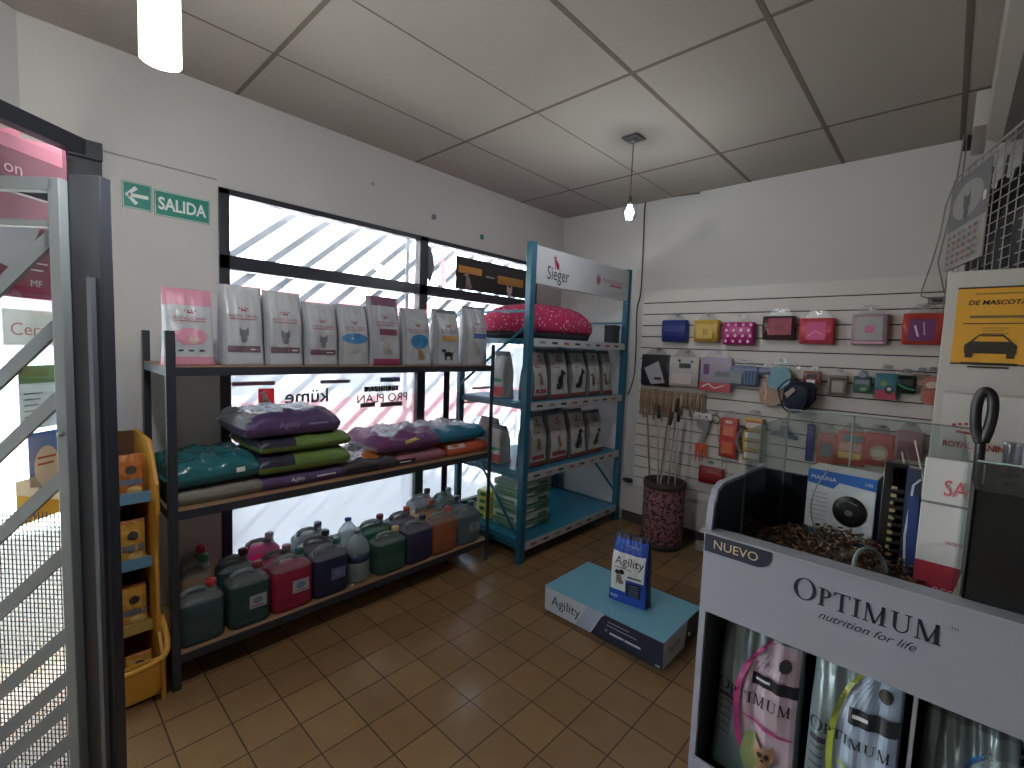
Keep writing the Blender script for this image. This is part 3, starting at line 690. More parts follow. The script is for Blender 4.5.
# ---- jugs on the bottom shelf
jb_top = mat('jug_plastic_clear', (165, 172, 172), .3, trans=.35, clear=.35)
def jug(label, y0, y1, x, col, capc, h=None, sticker=None, clearjug=False, glow=.40, fill=.80):
    w_ = y1-y0; h = h or w_*1.5; dpt = min(.14, w_*.72); z = SHZ[0]
    t = thing('plastic_jug', label, 'jug', (x, (y0+y1)/2, z), PI/2, 'liquid jugs on the bottom rack shelf')
    liq = mat('liquid_%d_%d_%d' % col, col, .3, trans=glow, clear=.12)
    b = MB(); R = []; ms = []
    def ring(zv, sx, sy, n=28, dx=0):
        r = []
        for k in range(n):
            a = 2*PI*k/n; c, s = math.cos(a), math.sin(a); e = .42
            r.append((dx+math.copysign(abs(c)**e, c)*w_/2*sx, math.copysign(abs(s)**e, s)*dpt/2*sy, zv))
        return r
    H = h*.90
    jt = mat('jug_top_%d_%d_%d' % col, tuple(int(.62*165+.38*c) for c in col), .3, trans=.3, clear=.3)
    prof = [(0, .90, .88), (.012, .985, .98), (H*.12, 1, 1), (H*.14, .985, .985), (H*.16, 1, 1), (H*.45, 1, 1), (H*.47, .985, .985), (H*.49, 1, 1), (H*fill, 1, 1), (H*.82, .98, .98), (H*.86, .88, .84), (H*.90, .70, .66), (H*.93, .52, .44)]
    for zv, sx, sy in prof: R.append(ring(zv, sx, sy))
    for q in prof[:-1]: ms.append(liq if q[0] < H*fill-1e-6 else jt)
    b.rings(R, ms); b.build('bottle', t)
    # handle arch and neck
    hx0, hx1 = -w_*.34, w_*.10
    b = MB(); b.tube([(hx0, 0, H*.88), (hx0-.002, 0, H*.955), (hx0+.02, 0, H*1.0), (0, 0, H*1.005), (hx1, 0, H*.985), (hx1+.012, 0, H*.92)], [.014, .014, .013, .013, .013, .014], jb_top, 8); b.build('handle', t)
    nx = w_*.26; b = MB(); b.lathe([(.030, H*.86), (.026, H*.93), (.019, H*.98), (.019, H*1.03)], jb_top, (nx, 0, 0), 16); b.build('neck', t)
    cm = mat('cap_%d_%d_%d' % capc, capc, .45)
    b = MB(); b.lathe([(.023, H*1.0), (.024, H*1.01), (.024, H*1.095), (.021, H*1.11), (0, H*1.11)], cm, (nx, 0, 0), 20); b.build('cap', t, bevel=0)
    if sticker:
        d = Decal(on_y(-dpt/2), .003); d.rect(-w_*.05, H*.33, w_*.36, H*.58, sticker, 2, 2); d.ell(w_*.15, H*.47, w_*.12, H*.07, P(110,120,150)); d.rect(0, H*.36, w_*.3, H*.38, mutedr, 1, 1); d.build('label', t)
    return t
def jr(px0, px1, py, x): return AX(px0, py, x+.07).y, AX(px1, py, x+.07).y
X1, X2, X3 = -2.535, -2.695, -2.86
red, dred, dgr, orc, dk = (190, 40, 50), (120, 35, 50), (25, 95, 85), (220, 110, 70), (60, 65, 80)
LBL = mat('jug_label', (165, 165, 175), .5)
def J(px0, px1, py, x, top, *a, **k):
    y0, y1 = jr(px0, px1, py, x); h = AX((px0+px1)/2+3, top, x).z-SHZ[0]
    return jug(a[0], y0, y1, x, *a[1:], h=max(.2, min(h, .34)), **k)
J(180, 226, 620, X1, 580, 'dark green jug with red cap, leftmost in the front row', (78, 106, 106), red)
J(230, 272, 600, X1, 562, 'dark green jug with dark red cap and white label in the front row', (68, 102, 98), dred, sticker=LBL)
J(274, 314, 590, X1, 548, 'raspberry red jug with dark cap and white label in the front row', (205, 50, 88), dgr, sticker=LBL, glow=.45)
J(315, 350, 570, X1, 538, 'navy blue jug with dark green cap and bluish label', (60, 64, 98), dgr, sticker=mat('jug_label_blue', (85, 105, 150), .5))
J(378, 408, 550, X1, 526, 'green jug with pale yellow cap right of the clear bottle', (64, 114, 94), (200, 180, 110))
J(408, 434, 540, X1, 514, 'navy purple jug with dark cap left of the orange jug', (72, 68, 108), (40, 40, 70))
J(434, 459, 530, X1, 506, 'orange jug with red cap in the front row', (196, 112, 74), (200, 70, 55))
J(459, 482, 520, X1, 500, 'grey green jug with dark cap, rightmost in the front row', (108, 132, 134), (45, 75, 80), sticker=mat('jug_label_grey', (130, 150, 155), .5))
J(183, 215, 575, X2, 552, 'pale cream jug with green cap behind the leftmost green jug', (190, 160, 130), (40, 130, 80))
J(220, 256, 570, X2, 549, 'dark green jug with maroon cap in the second row', (58, 106, 94), dred)
J(262, 300, 555, X2, 545, 'bright pink jug with grey cap behind the raspberry jug', (255, 40, 130), (170, 150, 155), glow=.6)
J(305, 338, 540, X2, 530, 'grey violet jug with dark cap behind the navy jug', (105, 98, 112), (70, 75, 85))
J(363, 392, 528, X2, 514, 'sea green jug with dull red cap behind the clear bottle', (45, 130, 95), (180, 70, 80))
J(393, 418, 520, X2, 506, 'smoky violet jug with orange cap in the second row', (110, 105, 135), orc)
J(419, 441, 512, X2, 499, 'yellow jug with orange cap in the second row', (225, 165, 60), orc, glow=.5)
J(446, 468, 505, X2, 495, 'pale grey jug with dark green cap in the second row', (140, 155, 160), (60, 90, 80), glow=.5)
J(181, 212, 560, X3, 546, 'cream jug with red cap in the rear row at the left end', (195, 165, 130), red)
J(246, 282, 540, X3, 533, 'hot pink jug with white cap nearest the window', (255, 60, 150), (205, 195, 200), glow=.6)
J(298, 330, 530, X3, 522, 'nearly colourless jug with grey cap near the window', (175, 178, 185), (120, 120, 125), glow=.5)
J(415, 438, 495, X3, 486, 'whitish jug with dark cap in the rear row behind the yellow jug', (175, 185, 190), (70, 80, 90), glow=.5)
J(438, 459, 490, X3, 487, 'pale aqua jug with grey cap in the rear row', (150, 175, 178), (120, 140, 140), glow=.5)
# round clear water bottles
pet = mat('clear_pet', (200, 212, 216), .08, trans=.45, clear=.60)
def pet_bottle(label, loc, r, h, capc, wrap):
    t = thing('water_bottle', label, 'bottle', loc, 0, 'clear round bottles on the bottom rack shelf')
    prof = [(r*.7, 0), (r*.97, .01), (r, .02)]
    for k in range(6): z = h*(.06+.05*k); prof += [(r, z), (r*.96, z+h*.02), (r, z+h*.04)]
    prof += [(r, h*.40), (r*.985, h*.41), (r*.985, h*.60), (r, h*.61), (r*.98, h*.66), (r*.78, h*.78), (r*.42, h*.88), (r*.26, h*.91), (r*.26, h*.97)]
    MB().lathe(prof, pet, n=28).build('bottle', t)
    MB().lathe([(r*.27, h*.94), (r*.30, h*.945), (r*.30, h*.995), (0, h)], mat('cap_%d_%d_%d' % capc, capc, .4), n=20).build('cap', t)
    if wrap: MB().lathe([(r*.995, h*.42), (r*1.0, h*.42), (r*1.0, h*.59), (r*.995, h*.59)], wrap, n=28, cap0=False, cap1=False).build('wrapper', t)
    return t
q = AX(362, 560, X1+.05); pet_bottle('large clear water bottle with dark blue wrapper in the front row', (X1-.01, q.y-.0, SHZ[0]), .075, .31, (70, 90, 120), mat('wrapper_blue', (40, 55, 95), .4))
q = AX(345, 540, X2+.0); pet_bottle('clear bottle with bright blue cap in the second row', (X2-.02, q.y+.03, SHZ[0]), .07, .33, (70, 120, 200), None)

# ------------------------------------------------------------------ blue display shelf
blue = mat('blue_enamel', (14, 92, 118), .38); deckb = mat('blue_deck', (24, 118, 148), .35)
BX0, BX1, BY0, BY1 = -2.98, -2.205, 2.525, 3.945
bs = thing('display_shelf', 'tall bright blue metal display shelf with white Sieger header in the corner', 'shelf')
for x, y in ((BX1-.05, BY0), (BX1-.05, BY1-.05)): MB().box((x, y, 0), (x+.05, y+.055, 2.375), blue).build('post', bs, bevel=.003)
for x, y in ((BX0, BY0), (BX0, BY1-.05)): MB().box((x, y, 0), (x+.045, y+.05, 1.90), blue).build('post', bs, bevel=.003)
BZ = (.155, .685, 1.215, 1.69)
for z in BZ:
    MB().box((BX0+.005, BY0+.056, z-.022), (BX1-.006, BY1-.056, z), deckb).build('shelf_deck', bs, bevel=.002)
    b = MB(); b.box((BX0+.01, BY0+.01, z-.045), (BX1-.01, BY0+.03, z-.005), blue); b.box((BX0+.01, BY1-.03, z-.045), (BX1-.01, BY1-.01, z-.005), blue); b.box((BX0, BY0+.03, z-.04), (BX0+.01, BY1-.03, z), blue)
    b.build('side_rail', bs)
    st = MB().box((BX1-.006, BY0+.06, z-.055), (BX1+.001, BY1-.06, z+.004), mat('price_strip', (178, 180, 182), .4)).build('price_strip', bs)
    d = Decal(on_x(BX1+.001)); cols = [DARK, mutedr, DARK, GREYI]
    for k in range(8):
        yy = BY0+.12+k*.15; d.rect(yy, z-.034, yy+.07, z-.018, cols[(k+int(z*9)) % 4], 1, 1)
    d.build('strip_print', st)
b = MB()
b.bar((BX1-.03, BY0+.004, .20), (BX0+.04, BY0+.004, 1.0), .004, .025, blue, up=(0,0,1)); b.build('brace', bs)
b = MB(); b.bar((BX1-.03, BY0+.004, 1.78), (BX0+.04, BY0+.004, 1.30), .004, .02, blue); b.build('brace', bs)
b = MB(); b.bar((BX0+.04, BY1-.004, .95), (BX1-.03, BY1-.004, .25), .004, .025, blue); b.build('brace', bs)
b = MB(); b.bar((BX0+.02, BY0+.01, 1.885), (BX1-.03, BY0+.01, 1.885), .006, .02, blue); b.bar((BX0+.02, BY1-.01, 1.885), (BX1-.03, BY1-.01, 1.885), .006, .02, blue); b.bar((BX0+.01, BY0+.05, 1.885), (BX0+.01, BY1-.05, 1.885), .006, .02, blue); b.build('top_rail', bs)
b = MB(); b.box((BX1-.03, BY0+.055, 2.085), (BX1+.002, BY1-.055, 2.355), mat('header_board', (172, 172, 174), .5)); hd = b.build('header_board', bs, bevel=.002)
d = Decal(on_x(BX1+.002))
hy = BY0+.28
d.text('Sieger', hy+.03, 2.165, DARK, w=.27, squeeze=1.25); 
q = P(175, 45, 60)
d.ell(hy+.0, 2.265, .03, .016, q, rot=-.9); d.ell(hy-.017, 2.298, .014, .009, q); d.poly([(hy-.03, 2.296), (hy-.045, 2.288), (hy-.02, 2.288)], q); d.poly([(hy-.016, 2.303), (hy-.006, 2.300), (hy-.006, 2.322)], q)
d.rect(hy-.014, 2.215, hy-.004, 2.27, q, 1, 2); d.rect(hy+.006, 2.213, hy+.016, 2.25, q, 1, 2); d.ell(hy+.022, 2.24, .016, .024, q); d.strip([(hy+.03, 2.222), (hy+.045, 2.212), (hy+.055, 2.216)], .006, q)
d.ell(hy+.62-.16+.12, 2.215, .032, .045, P(120,115,120), r0=.6, n=20); d.rect(hy+.56, 2.19, hy+.6, 2.235, mutedr, 1, 1)
d.text('FOCUS ON SCIENCE', hy+.82, 2.222, mutedr, w=.34); d.rect(hy+.76, 2.182, hy+.96, 2.196, mutedr, 2, 1)
d.strip([(hy+.55, 2.12), (hy+.8, 2.11), (BY1-.08, 2.16)], .004, P(130,130,150)); d.build('header_print', hd)

# goods on the blue shelf
XS = -2.29
def shelf_bags(rows, zs, h0, grp, depth=.16):
    for i, (p0, p1, py, top, kd, lb) in enumerate(rows):
        a, c = AX(p0, py, XS).y, AX(p1, py, XS).y; w_ = (c-a)*1.06; h = AX((p0+p1)/2, top, XS-.05).z-zs
        sh = BagShape(w_, h, depth, seed=i*2.1+zs*5, top=.93, crinkle=.006)
        base = mat('bag_ivory', (182, 180, 176), .35, bump=(14, .35))
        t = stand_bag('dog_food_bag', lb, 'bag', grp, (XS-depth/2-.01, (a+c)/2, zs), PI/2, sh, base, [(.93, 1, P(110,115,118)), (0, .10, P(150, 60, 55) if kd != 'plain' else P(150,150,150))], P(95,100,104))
        d = Decal(sh.front, .0015); d.text('Sieger', 0, h*.78, DARK, w=w_*.34); d.ell(0, h*.85, .012, .014, mutedr); d.rect(-w_*.3, h*.64, w_*.05, h*.655, mutedr, 3, 1); d.build('lettering', t)
        d = Decal(sh.front, .0015)
        if kd == 'black': animal(d, w_*.05, h*.36, h*.30, P(38,38,42), 'dog_sit', -1)
        elif kd == 'brown': animal(d, 0, h*.40, h*.18, P(140,110,85), 'dog_sit'); d.rect(-w_*.3, h*.14, w_*.3, h*.22, mutedr, 4, 1)
        elif kd == 'two': animal(d, -w_*.16, h*.34, h*.2, P(120,95,75), 'dog_sit'); animal(d, w_*.2, h*.34, h*.17, P(165,155,140), 'dog_sit', -1)
        elif kd == 'green': d.rect(-w_*.42, h*.28, w_*.42, h*.36, P(40,150,100), 6, 1); d.rect(-w_*.42, h*.0+.01, w_*.42, h*.22, P(200,50,50), 6, 2)
        else: animal(d, 0, h*.36, h*.17, P(90,90,95), 'cat')
        d.build('picture', t)
shelf_bags([(533, 549, 403, 349, 'brown', 'ivory bag with small brown dog beside the left post, upper bag shelf'), (550, 570, 400, 350, 'black', 'ivory bag with big black sitting dog, left of two such on the upper bag shelf'),
            (571, 588, 397, 350, 'black', 'ivory bag with big black sitting dog, right of two such on the upper bag shelf'), (589, 602, 394, 350, 'two', 'ivory bag with two small dogs on the upper bag shelf'), (603, 614, 392, 351, 'two', 'ivory bag with two small dogs, last on the upper bag shelf')], BZ[2], .3, 'dog food bags on the upper bag shelf')
shelf_bags([(530, 548, 472, 413, 'brown', 'ivory bag with brown dog and red foot beside the left post, lower bag shelf'), (549, 569, 467, 411, 'brown', 'ivory bag with brown dog, second on the lower bag shelf'),
            (570, 587, 460, 409, 'black', 'ivory bag with black sitting dog, left of two such on the lower bag shelf'), (588, 604, 456, 410, 'black', 'ivory bag with black sitting dog, rightmost on the lower bag shelf')], BZ[1], .3, 'dog food bags on the lower bag shelf')
# bags at the window end of the shelves, seen through the open end
for (yy, xx, zs, w_, h, kd, lb) in ((BY0+.17, -2.62, BZ[2], .18, .37, 'green', 'small ivory bag with green band, open end of the upper bag shelf'),
                                    (BY0+.17, -2.62, BZ[1], .17, .30, 'green', 'small ivory bag with green band, open end of the lower bag shelf'),
                                    (BY0+.22, -2.80, BZ[1], .24, .34, 'plain', 'grey brown bag with slanting top at the window end of the lower bag shelf')):
    sh = BagShape(w_, h, .14, seed=h*9, top=.9)
    t = stand_bag('dog_food_bag', lb, 'bag', 'bags at the open end of the blue shelf', (xx, yy, zs), 0, sh, mat('bag_ivory', (200,196,190)) if kd == 'green' else mat('bag_taupe', (110, 105, 98), .4, bump=(12, .4)), [(.9, 1, P(110,115,118))])
    d = Decal(sh.front, .0015)
    if kd == 'green': d.rect(-w_*.4, h*.34, w_*.4, h*.42, P(40,150,100), 6, 1); d.rect(-w_*.4, h*.04, w_*.4, h*.24, P(205,55,50), 6, 2)
    else: d.rect(-w_*.3, h*.5, w_*.3, h*.6, P(80,78,74), 6, 1)
    d.build('picture', t)
# polka dot cushion
def dots_mat():
    mt = bpy.data.materials.new('pink_polka_fabric'); mt.use_nodes = True; N = mt.node_tree.nodes; L = mt.node_tree.links; p = N['Principled BSDF']
    tc = N.new('ShaderNodeTexCoord'); vo = N.new('ShaderNodeTexVoronoi'); vo.inputs['Scale'].default_value = 34; vo.inputs['Randomness'].default_value = .75
    L.new(tc.outputs['Object'], vo.inputs['Vector']); r = N.new('ShaderNodeValToRGB'); r.color_ramp.elements[0].position = .22; r.color_ramp.elements[1].position = .26
    r.color_ramp.elements[0].color = (*lin((205, 165, 178)), 1); r.color_ramp.elements[1].color = (*lin((165, 30, 78)), 1)
    L.new(vo.outputs['Distance'], r.inputs[0]); L.new(r.outputs[0], p.inputs['Base Color']); p.inputs['Roughness'].default_value = .85
    return mt
dm = dots_mat()
t = thing('pet_bed', 'pink polka dot pet cushion with black base on the top blue shelf', 'pet bed', (-2.53, BY0+.50, BZ[3]), PI/2)
R = []; n = 44
for zv, s in ((0, .93), (.012, .98), (.05, 1.0)):
    R.append([(s*.52*math.copysign(abs(math.cos(2*PI*k/n))**.72, math.cos(2*PI*k/n)), s*.30*math.copysign(abs(math.sin(2*PI*k/n))**.72, math.sin(2*PI*k/n)), zv) for k in range(n)])
MB().rings(R, mat('black_fabric', (28, 28, 36), .9)).build('base', t)
R = []
for zv, s in ((.05, 1.0), (.09, 1.05), (.14, 1.045), (.19, .96), (.235, .82), (.268, .60), (.285, .3), (.29, .05)):
    R.append([((s*(.52+.012*math.sin(9*2*PI*k/n)*(s > .5)))*math.copysign(abs(math.cos(2*PI*k/n))**.72, math.cos(2*PI*k/n)), (s*(.30+.008*math.sin(11*2*PI*k/n)*(s > .5)))*math.copysign(abs(math.sin(2*PI*k/n))**.72, math.sin(2*PI*k/n)), zv+.004*math.sin(5*k)) for k in range(n)])
MB().rings(R, dm).build('cushion', t)
b = MB().box((-.06, -.045, 0), (.06, .045, .165), mat('dark_grey_box', (50, 55, 66), .6)); b.box((-.062, -.047, .135), (.062, .047, .168), mat('dark_grey_lid', (42, 46, 56), .6))
tag(b.build('storage_box', loc=(-2.30, BY1-.14, BZ[3]), rz=PI/2, bevel=.003), 'dark grey box beside the polka dot cushion', 'box')
# wrapped stack of green and white packets
pt_ = [(AX(527, 520, -2.36).y), (AX(571, 515, -2.36).y)]
packg = mat('pack_green', (105, 150, 120), .35, bump=(18, .4)); packw = mat('pack_pale', (175, 190, 170), .35, bump=(18, .4))
for k in range(6):
    yc = BY0+.36; t = thing('packet', 'green and white wrapped packet in the six-high stack on the lowest blue shelf', 'packet', (-2.52, yc, BZ[0]+k*.066), PI/2, 'wrapped packet stack')
    b = MB(); b.box((-.20, -.15, .001), (.20, .15, .064), packg if k % 2 == 0 else packw); b.build('packet_body', t, bevel=.02)
    d = Decal(on_y(-.15)); d.rect(-.16, .018, -.02, .034, WHITE, 1, 1); d.rect(.03, .018, .15, .046, P(60,120,90), 1, 1); d.build('print', t)
    d = Decal(lambda x, z, o: Vector((-.20-o, x, z))); d.rect(-.1, .02, .1, .045, P(80,140,100), 1, 1); d.build('print', t)
yel = mat('pack_yellow', (225, 210, 70), .35, bump=(20, .4))
for k in range(4):
    t = thing('packet', 'yellow and green packet stacked at the window end of the lowest blue shelf', 'packet', (-2.80, BY0+.26, BZ[0]+k*.062), .05*k, 'yellow packet stack')
    MB().box((-.075, -.10, .001), (.075, .10, .060), yel).build('packet_body', t, bevel=.018)
    d = Decal(on_y(-.10)); d.ell(0, .03, .03, .016, P(50,130,70)); d.rect(-.06, .012, -.035, .046, WHITE, 1, 1); d.build('print', t)

# ------------------------------------------------------------------ slatwall on the back wall
SY = 3.985; SX0, SX1, SZ0, SZ1 = -2.095, -.045, .37, 2.175
slatm = mat('slat_panel_white', (210, 202, 194), .5, var=.04, vscale=3)
groove = mat('slat_groove', (50, 42, 38), .9, spec=.1)
sw = thing('slatwall_panel', 'white grooved slat panel fixed to the back wall', 'display panel')
b = MB(); z = SZ0
gz = [2.17-.1013*k for k in range(1, 18)]
edges = [SZ1]+[v for gg in gz for v in (gg+.0042, gg-.0042)]+[SZ0]
for a, c in zip(edges[::2], edges[1::2]): b.box((SX0, SY, c), (SX1, YB-.004, a), slatm)
for gg in gz: b.box((SX0, SY+.012, gg-.004), (SX1, YB-.004, gg+.004), groove)
b.build('panel', sw)
chrome = mat('hook_metal', (170, 170, 172), .3, metal=1)
def hook(x, z, L=.10):
    b = MB(); b.box((x-.02, SY-.004, z-.012), (x+.02, SY, z+.012), chrome); b.tube([(x, SY-.003, z), (x, SY-L, z+.004), (x, SY-L-.008, z+.02)], .0028, chrome, 6); b.build('hook', sw)
plastic = glass('clear_bag', (.90, .90, .90), .05, .3, .3)
def hang(name, label, cat, px0, py0, px1, py1, color, dep=.05, y=SY-.045, header=True, group=None, marks=None, rough=.35, shape=None, tilt=0, bevel=.012, trim=None):
    a = AY(px0, py0, y-dep/2); c = AY(px1, py1, y-dep/2); w_ = c.x-a.x; h_ = a.z-c.z
    cx = (a.x+c.x)/2; t = thing(name, label, cat, (cx, y, c.z), 0, group, rot=(0, tilt, 0))
    m_ = color if not isinstance(color, tuple) else mat('goods_%d_%d_%d' % color, color, rough, bump=(25, .35))
    b = MB()
    if shape: b.prism([(p*w_, q*h_) for p, q in shape], 'y', -dep/2, dep/2, m_)
    else:
        R = []
        for v, s, q in ((0, .97, .45), (.03, 1, .85), (.5, 1, 1.04), (.96, 1, .85), (1, .97, .4)):
            n = 36; r = []
            for k in range(n):
                a_ = 2*PI*k/n; e = .25
                r.append((math.copysign(abs(math.cos(a_))**e, math.cos(a_))*w_/2*s+.004*math.sin(v*9+k), math.copysign(abs(math.sin(a_))**e, math.sin(a_))*dep/2*q, v*h_))
            R.append(r)
        b.rings(R, m_)
    b.build('pack', t)
    if header:
        hb = MB(); hh = min(.06, h_*.35); hb.prism([(-w_*.42, h_*.98), (w_*.42, h_*.98), (w_*.2, h_+hh), (-w_*.2, h_+hh)], 'y', -.0015, .0015, plastic); hb.build('header_flap', t)
        hook(cx, c.z+h_+hh*.7, SY-y+.03)
    if marks:
        d = Decal(on_y(-dep*.54), .0015); marks(d, w_, h_); d.build('print', t)
    return t
G1 = 'folded pet garments in clear bags, upper row'
def fold(col): return lambda d, w, h: (d.rect(-w*.36, h*.12, w*.36, h*.86, col, 2, 2))
hang('folded_garment', 'royal blue folded pack, leftmost on the upper row of the slat panel', 'garment', 662, 320, 685, 342, (38, 52, 135), .07, group=G1, marks=lambda d, w, h: (d.rect(-w*.4, h*.45, w*.4, h*.50, P(30,42,110), 2, 1)))
hang('folded_garment', 'yellow folded pack in the upper row of the slat panel', 'garment', 694, 320, 717, 342, (205, 160, 50), .07, group=G1, marks=lambda d, w, h: (d.rect(-w*.35, h*.15, w*.3, h*.8, P(215,175,75), 2, 1), d.rect(-w*.1, h*.3, w*.1, h*.6, P(190,145,40), 1, 1)))
def dots(c): return lambda d, w, h: [d.ell(w*(-.36+.24*i+.06*(j % 2)), h*(.15+.24*j), .011, .013, c, n=10) for i in range(4) for j in range(4)]
hang('folded_garment', 'magenta folded pack with white dots in the upper row', 'garment', 723, 322, 752, 345, (200, 25, 125), .08, group=G1, marks=dots(P(230,190,215)))
hang('folded_garment', 'red folded pack with dark brown border in the upper row', 'garment', 763, 316, 793, 340, (85, 50, 55), .08, group=G1, marks=lambda d, w, h: (d.rect(-w*.3, h*.2, w*.42, h*.9, P(170,35,65), 2, 1), d.rect(-w*.1, h*.4, w*.2, h*.6, P(150,30,55), 1, 1)))
hang('folded_garment', 'coral pink folded pack with magenta centre in the upper row', 'garment', 800, 318, 832, 344, (225, 65, 80), .08, group=G1, marks=lambda d, w, h: (d.rect(-w*.28, h*.15, w*.3, h*.85, P(225,60,130), 2, 1), d.strip([(-w*.2, h*.3), (0, h*.5), (w*.2, h*.35)], .006, P(240,150,180))))
hang('folded_garment', 'pale pink and grey folded pack with small pink pocket in the upper row', 'garment', 853, 314, 886, 345, (185, 150, 165), .08, group=G1, marks=lambda d, w, h: (d.rect(-w*.38, h*.15, w*.38, h*.9, P(172,168,165), 2, 1), d.rect(-w*.12, h*.38, w*.14, h*.62, P(215,100,155), 1, 1), d.rect(-w*.44, h*.03, w*.44, h*.1, P(215,150,175), 1, 1)))
hang('folded_garment', 'orange red folded pack with violet centre, rightmost in the upper row', 'garment', 904, 313, 943, 345, (195, 55, 45), .08, group=G1, marks=lambda d, w, h: (d.rect(-w*.34, h*.12, w*.28, h*.8, P(120,40,110), 2, 1), d.strip([(-w*.2, h*.6), (-w*.1, h*.25)], .01, P(225,200,220)), d.strip([(0, h*.7), (w*.05, h*.3)], .008, P(190,150,200))))
hang('price_tag', 'small grey price tag hanging above the rightmost garment pack', 'tag', 929, 297, 946, 304, (120, 118, 112), .01, y=SY-.02, header=False, marks=lambda d, w, h: d.rect(-w*.3, h*.3, w*.3, h*.7, DARK, 1, 1))
# second row
hang('accessory_pack', 'black pack with tilted silver card at the left end of the second row', 'pack', 642, 354, 668, 387, (38, 38, 44), .04, marks=lambda d, w, h: (d.poly([(-w*.38, h*.55), (w*.12, h*.8), (w*.38, h*.12), (-w*.1, h*.04)], P(165,160,165)), d.rect(-w*.0, h*.2, w*.25, h*.28, DARK, 1, 1)))
hang('accessory_pack', 'white pack with dark printed top beside the black pack', 'pack', 670, 356, 697, 388, (190, 184, 176), .04, marks=lambda d, w, h: (d.rect(-w*.15, h*.62, w*.25, h*.78, P(60,75,70), 2, 1), d.ell(-w*.15, h*.86, .012, .012, DARK), d.ell(w*.28, h*.84, .012, .012, P(70,110,90)), d.rect(-w*.4, h*.1, w*.3, h*.45, P(205,190,185), 1, 1)))
hang('accessory_pack', 'lilac patterned pack with red band at its foot', 'pack', 701, 357, 730, 393, (160, 145, 165), .04, marks=lambda d, w, h: (d.rect(-w*.5, h*.0, w*.5, h*.26, P(200,60,70), 2, 1), d.strip([(-w*.4, h*.12), (-w*.2, h*.22), (0, h*.1), (w*.3, h*.2)], .01, WHITE), d.rect(-w*.38, h*.5, -w*.2, h*.8, P(110,70,130), 1, 1), d.rect(0, h*.45, w*.45, h*.6, P(120,130,140), 1, 1)))
hang('accessory_pack', 'grey and blue checked pack right of the lilac pack', 'pack', 728, 365, 757, 387, (95, 110, 140), .04, marks=lambda d, w, h: (d.rect(-w*.5, h*.1, -w*.02, h*.7, P(150,152,155), 2, 1), d.rect(w*.05, h*.05, w*.45, h*.75, P(45,65,105), 1, 1), [d.rect(w*(.08+.1*i), h*.1, w*(.11+.1*i), h*.7, P(90,120,160), 1, 1) for i in range(4)]))
hang('accessory_pack', 'small lilac grey pouch between blue pack and golden bag', 'pack', 758, 367, 771, 375, (120, 118, 150), .03)
foot = [(-.45, .30), (-.42, .12), (-.28, .02), (-.05, .0), (.2, .03), (.34, .12), (.46, .35), (.5, .6), (.44, .8), (.3, .93), (.12, 1), (-.1, .98), (-.24, 1), (-.38, .88), (-.36, .66), (-.48, .5)]
hang('treat_bag', 'golden tan crumpled treat bag beside the mesh muzzle', 'bag', 760, 376, 784, 407, (175, 135, 110), .06, shape=foot, marks=lambda d, w, h: d.strip([(-w*.3, h*.8), (-w*.2, h*.4), (-w*.25, h*.2)], .012, P(225,195,150)))
hang('plush_toy', 'pale teal soft toy hanging behind the mesh muzzle', 'toy', 768, 366, 790, 390, (110, 160, 175), .05, y=SY-.10, shape=foot)
# mesh muzzle bag
t = thing('mesh_muzzle', 'dark navy mesh muzzle with black piping hanging in the second row', 'muzzle', tuple(AY(796, 412, SY-.14)))
nv = mat('navy_mesh', (30, 38, 62), .7); R = []
for v, s, q in ((0, .25, .3), (.15, .7, .8), (.45, 1, 1), (.8, .95, .8), (1, .6, .5)):
    R.append([(.105*s*math.cos(2*PI*k/20)+.02*v, .06*q*math.sin(2*PI*k/20), v*.22) for k in range(20)])
MB().rings(R, nv).build('mesh_bag', t)
MB().tube(smooth([(-.115, -.055, .16), (-.05, -.068, .23), (.03, -.068, .22), (.075, -.068, .16), (.05, -.07, .04), (.0, -.062, .0), (-.07, -.062, .03), (-.115, -.055, .16)]), .005, mat('black_piping', (15, 15, 20), .5), 6).build('piping', t)
d = Decal(on_y(-.066)); d.poly([(-.07, .13), (-.02, .18), (.0, .16), (-.05, .10)], P(165,150,130)); d.build('print', t)
hook(AY(796, 372, SY-.05).x, AY(796, 368, SY-.05).z)
hang('accessory_pack', 'tiny red and white printed card above the mesh muzzle', 'pack', 804, 371, 820, 385, (140, 70, 65), .02, y=SY-.08, marks=lambda d, w, h: (d.rect(-w*.3, h*.1, w*.2, h*.35, WHITE, 1, 1), d.rect(-w*.3, h*.55, w*.3, h*.8, P(60,50,50), 1, 1)))
hang('accessory_pack', 'grey pouch with brown frame in the second row', 'pack', 828, 375, 846, 396, (135, 118, 108), .04, marks=lambda d, w, h: (d.rect(-w*.38, h*.05, -w*.3, h*.9, P(75,50,48), 1, 1), d.rect(-w*.3, h*.78, w*.4, h*.9, P(75,50,48), 1, 1), d.rect(-w*.25, h*.15, w*.3, h*.7, P(160,148,138), 1, 1)))
hang('toy_card', 'green and grey card with pale ball on top in the second row', 'toy', 854, 376, 870, 394, (60, 100, 90), .035, marks=lambda d, w, h: (d.ell(0, h*1.08, .02, .02, P(135,145,170)), d.rect(-w*.4, h*.55, w*.4, h*.8, P(125,135,150), 1, 1), d.ell(w*.1, h*.25, .02, .012, P(110,160,80))))
hang('toy_card', 'blue and red card with round animal picture in the second row', 'toy', 876, 373, 896, 400, (45, 120, 135), .03, marks=lambda d, w, h: (d.poly([(-w*.5, 0), (w*.5, 0), (w*.4, h*.3), (-w*.4, h*.36)], P(200,55,80)), d.ell(w*.15, h*.36, .022, .03, P(40,60,50)), d.ell(w*.15, h*.4, .012, .012, P(200,200,190)), d.ell(-w*.1, h*.62, .018, .02, P(110,150,70))))
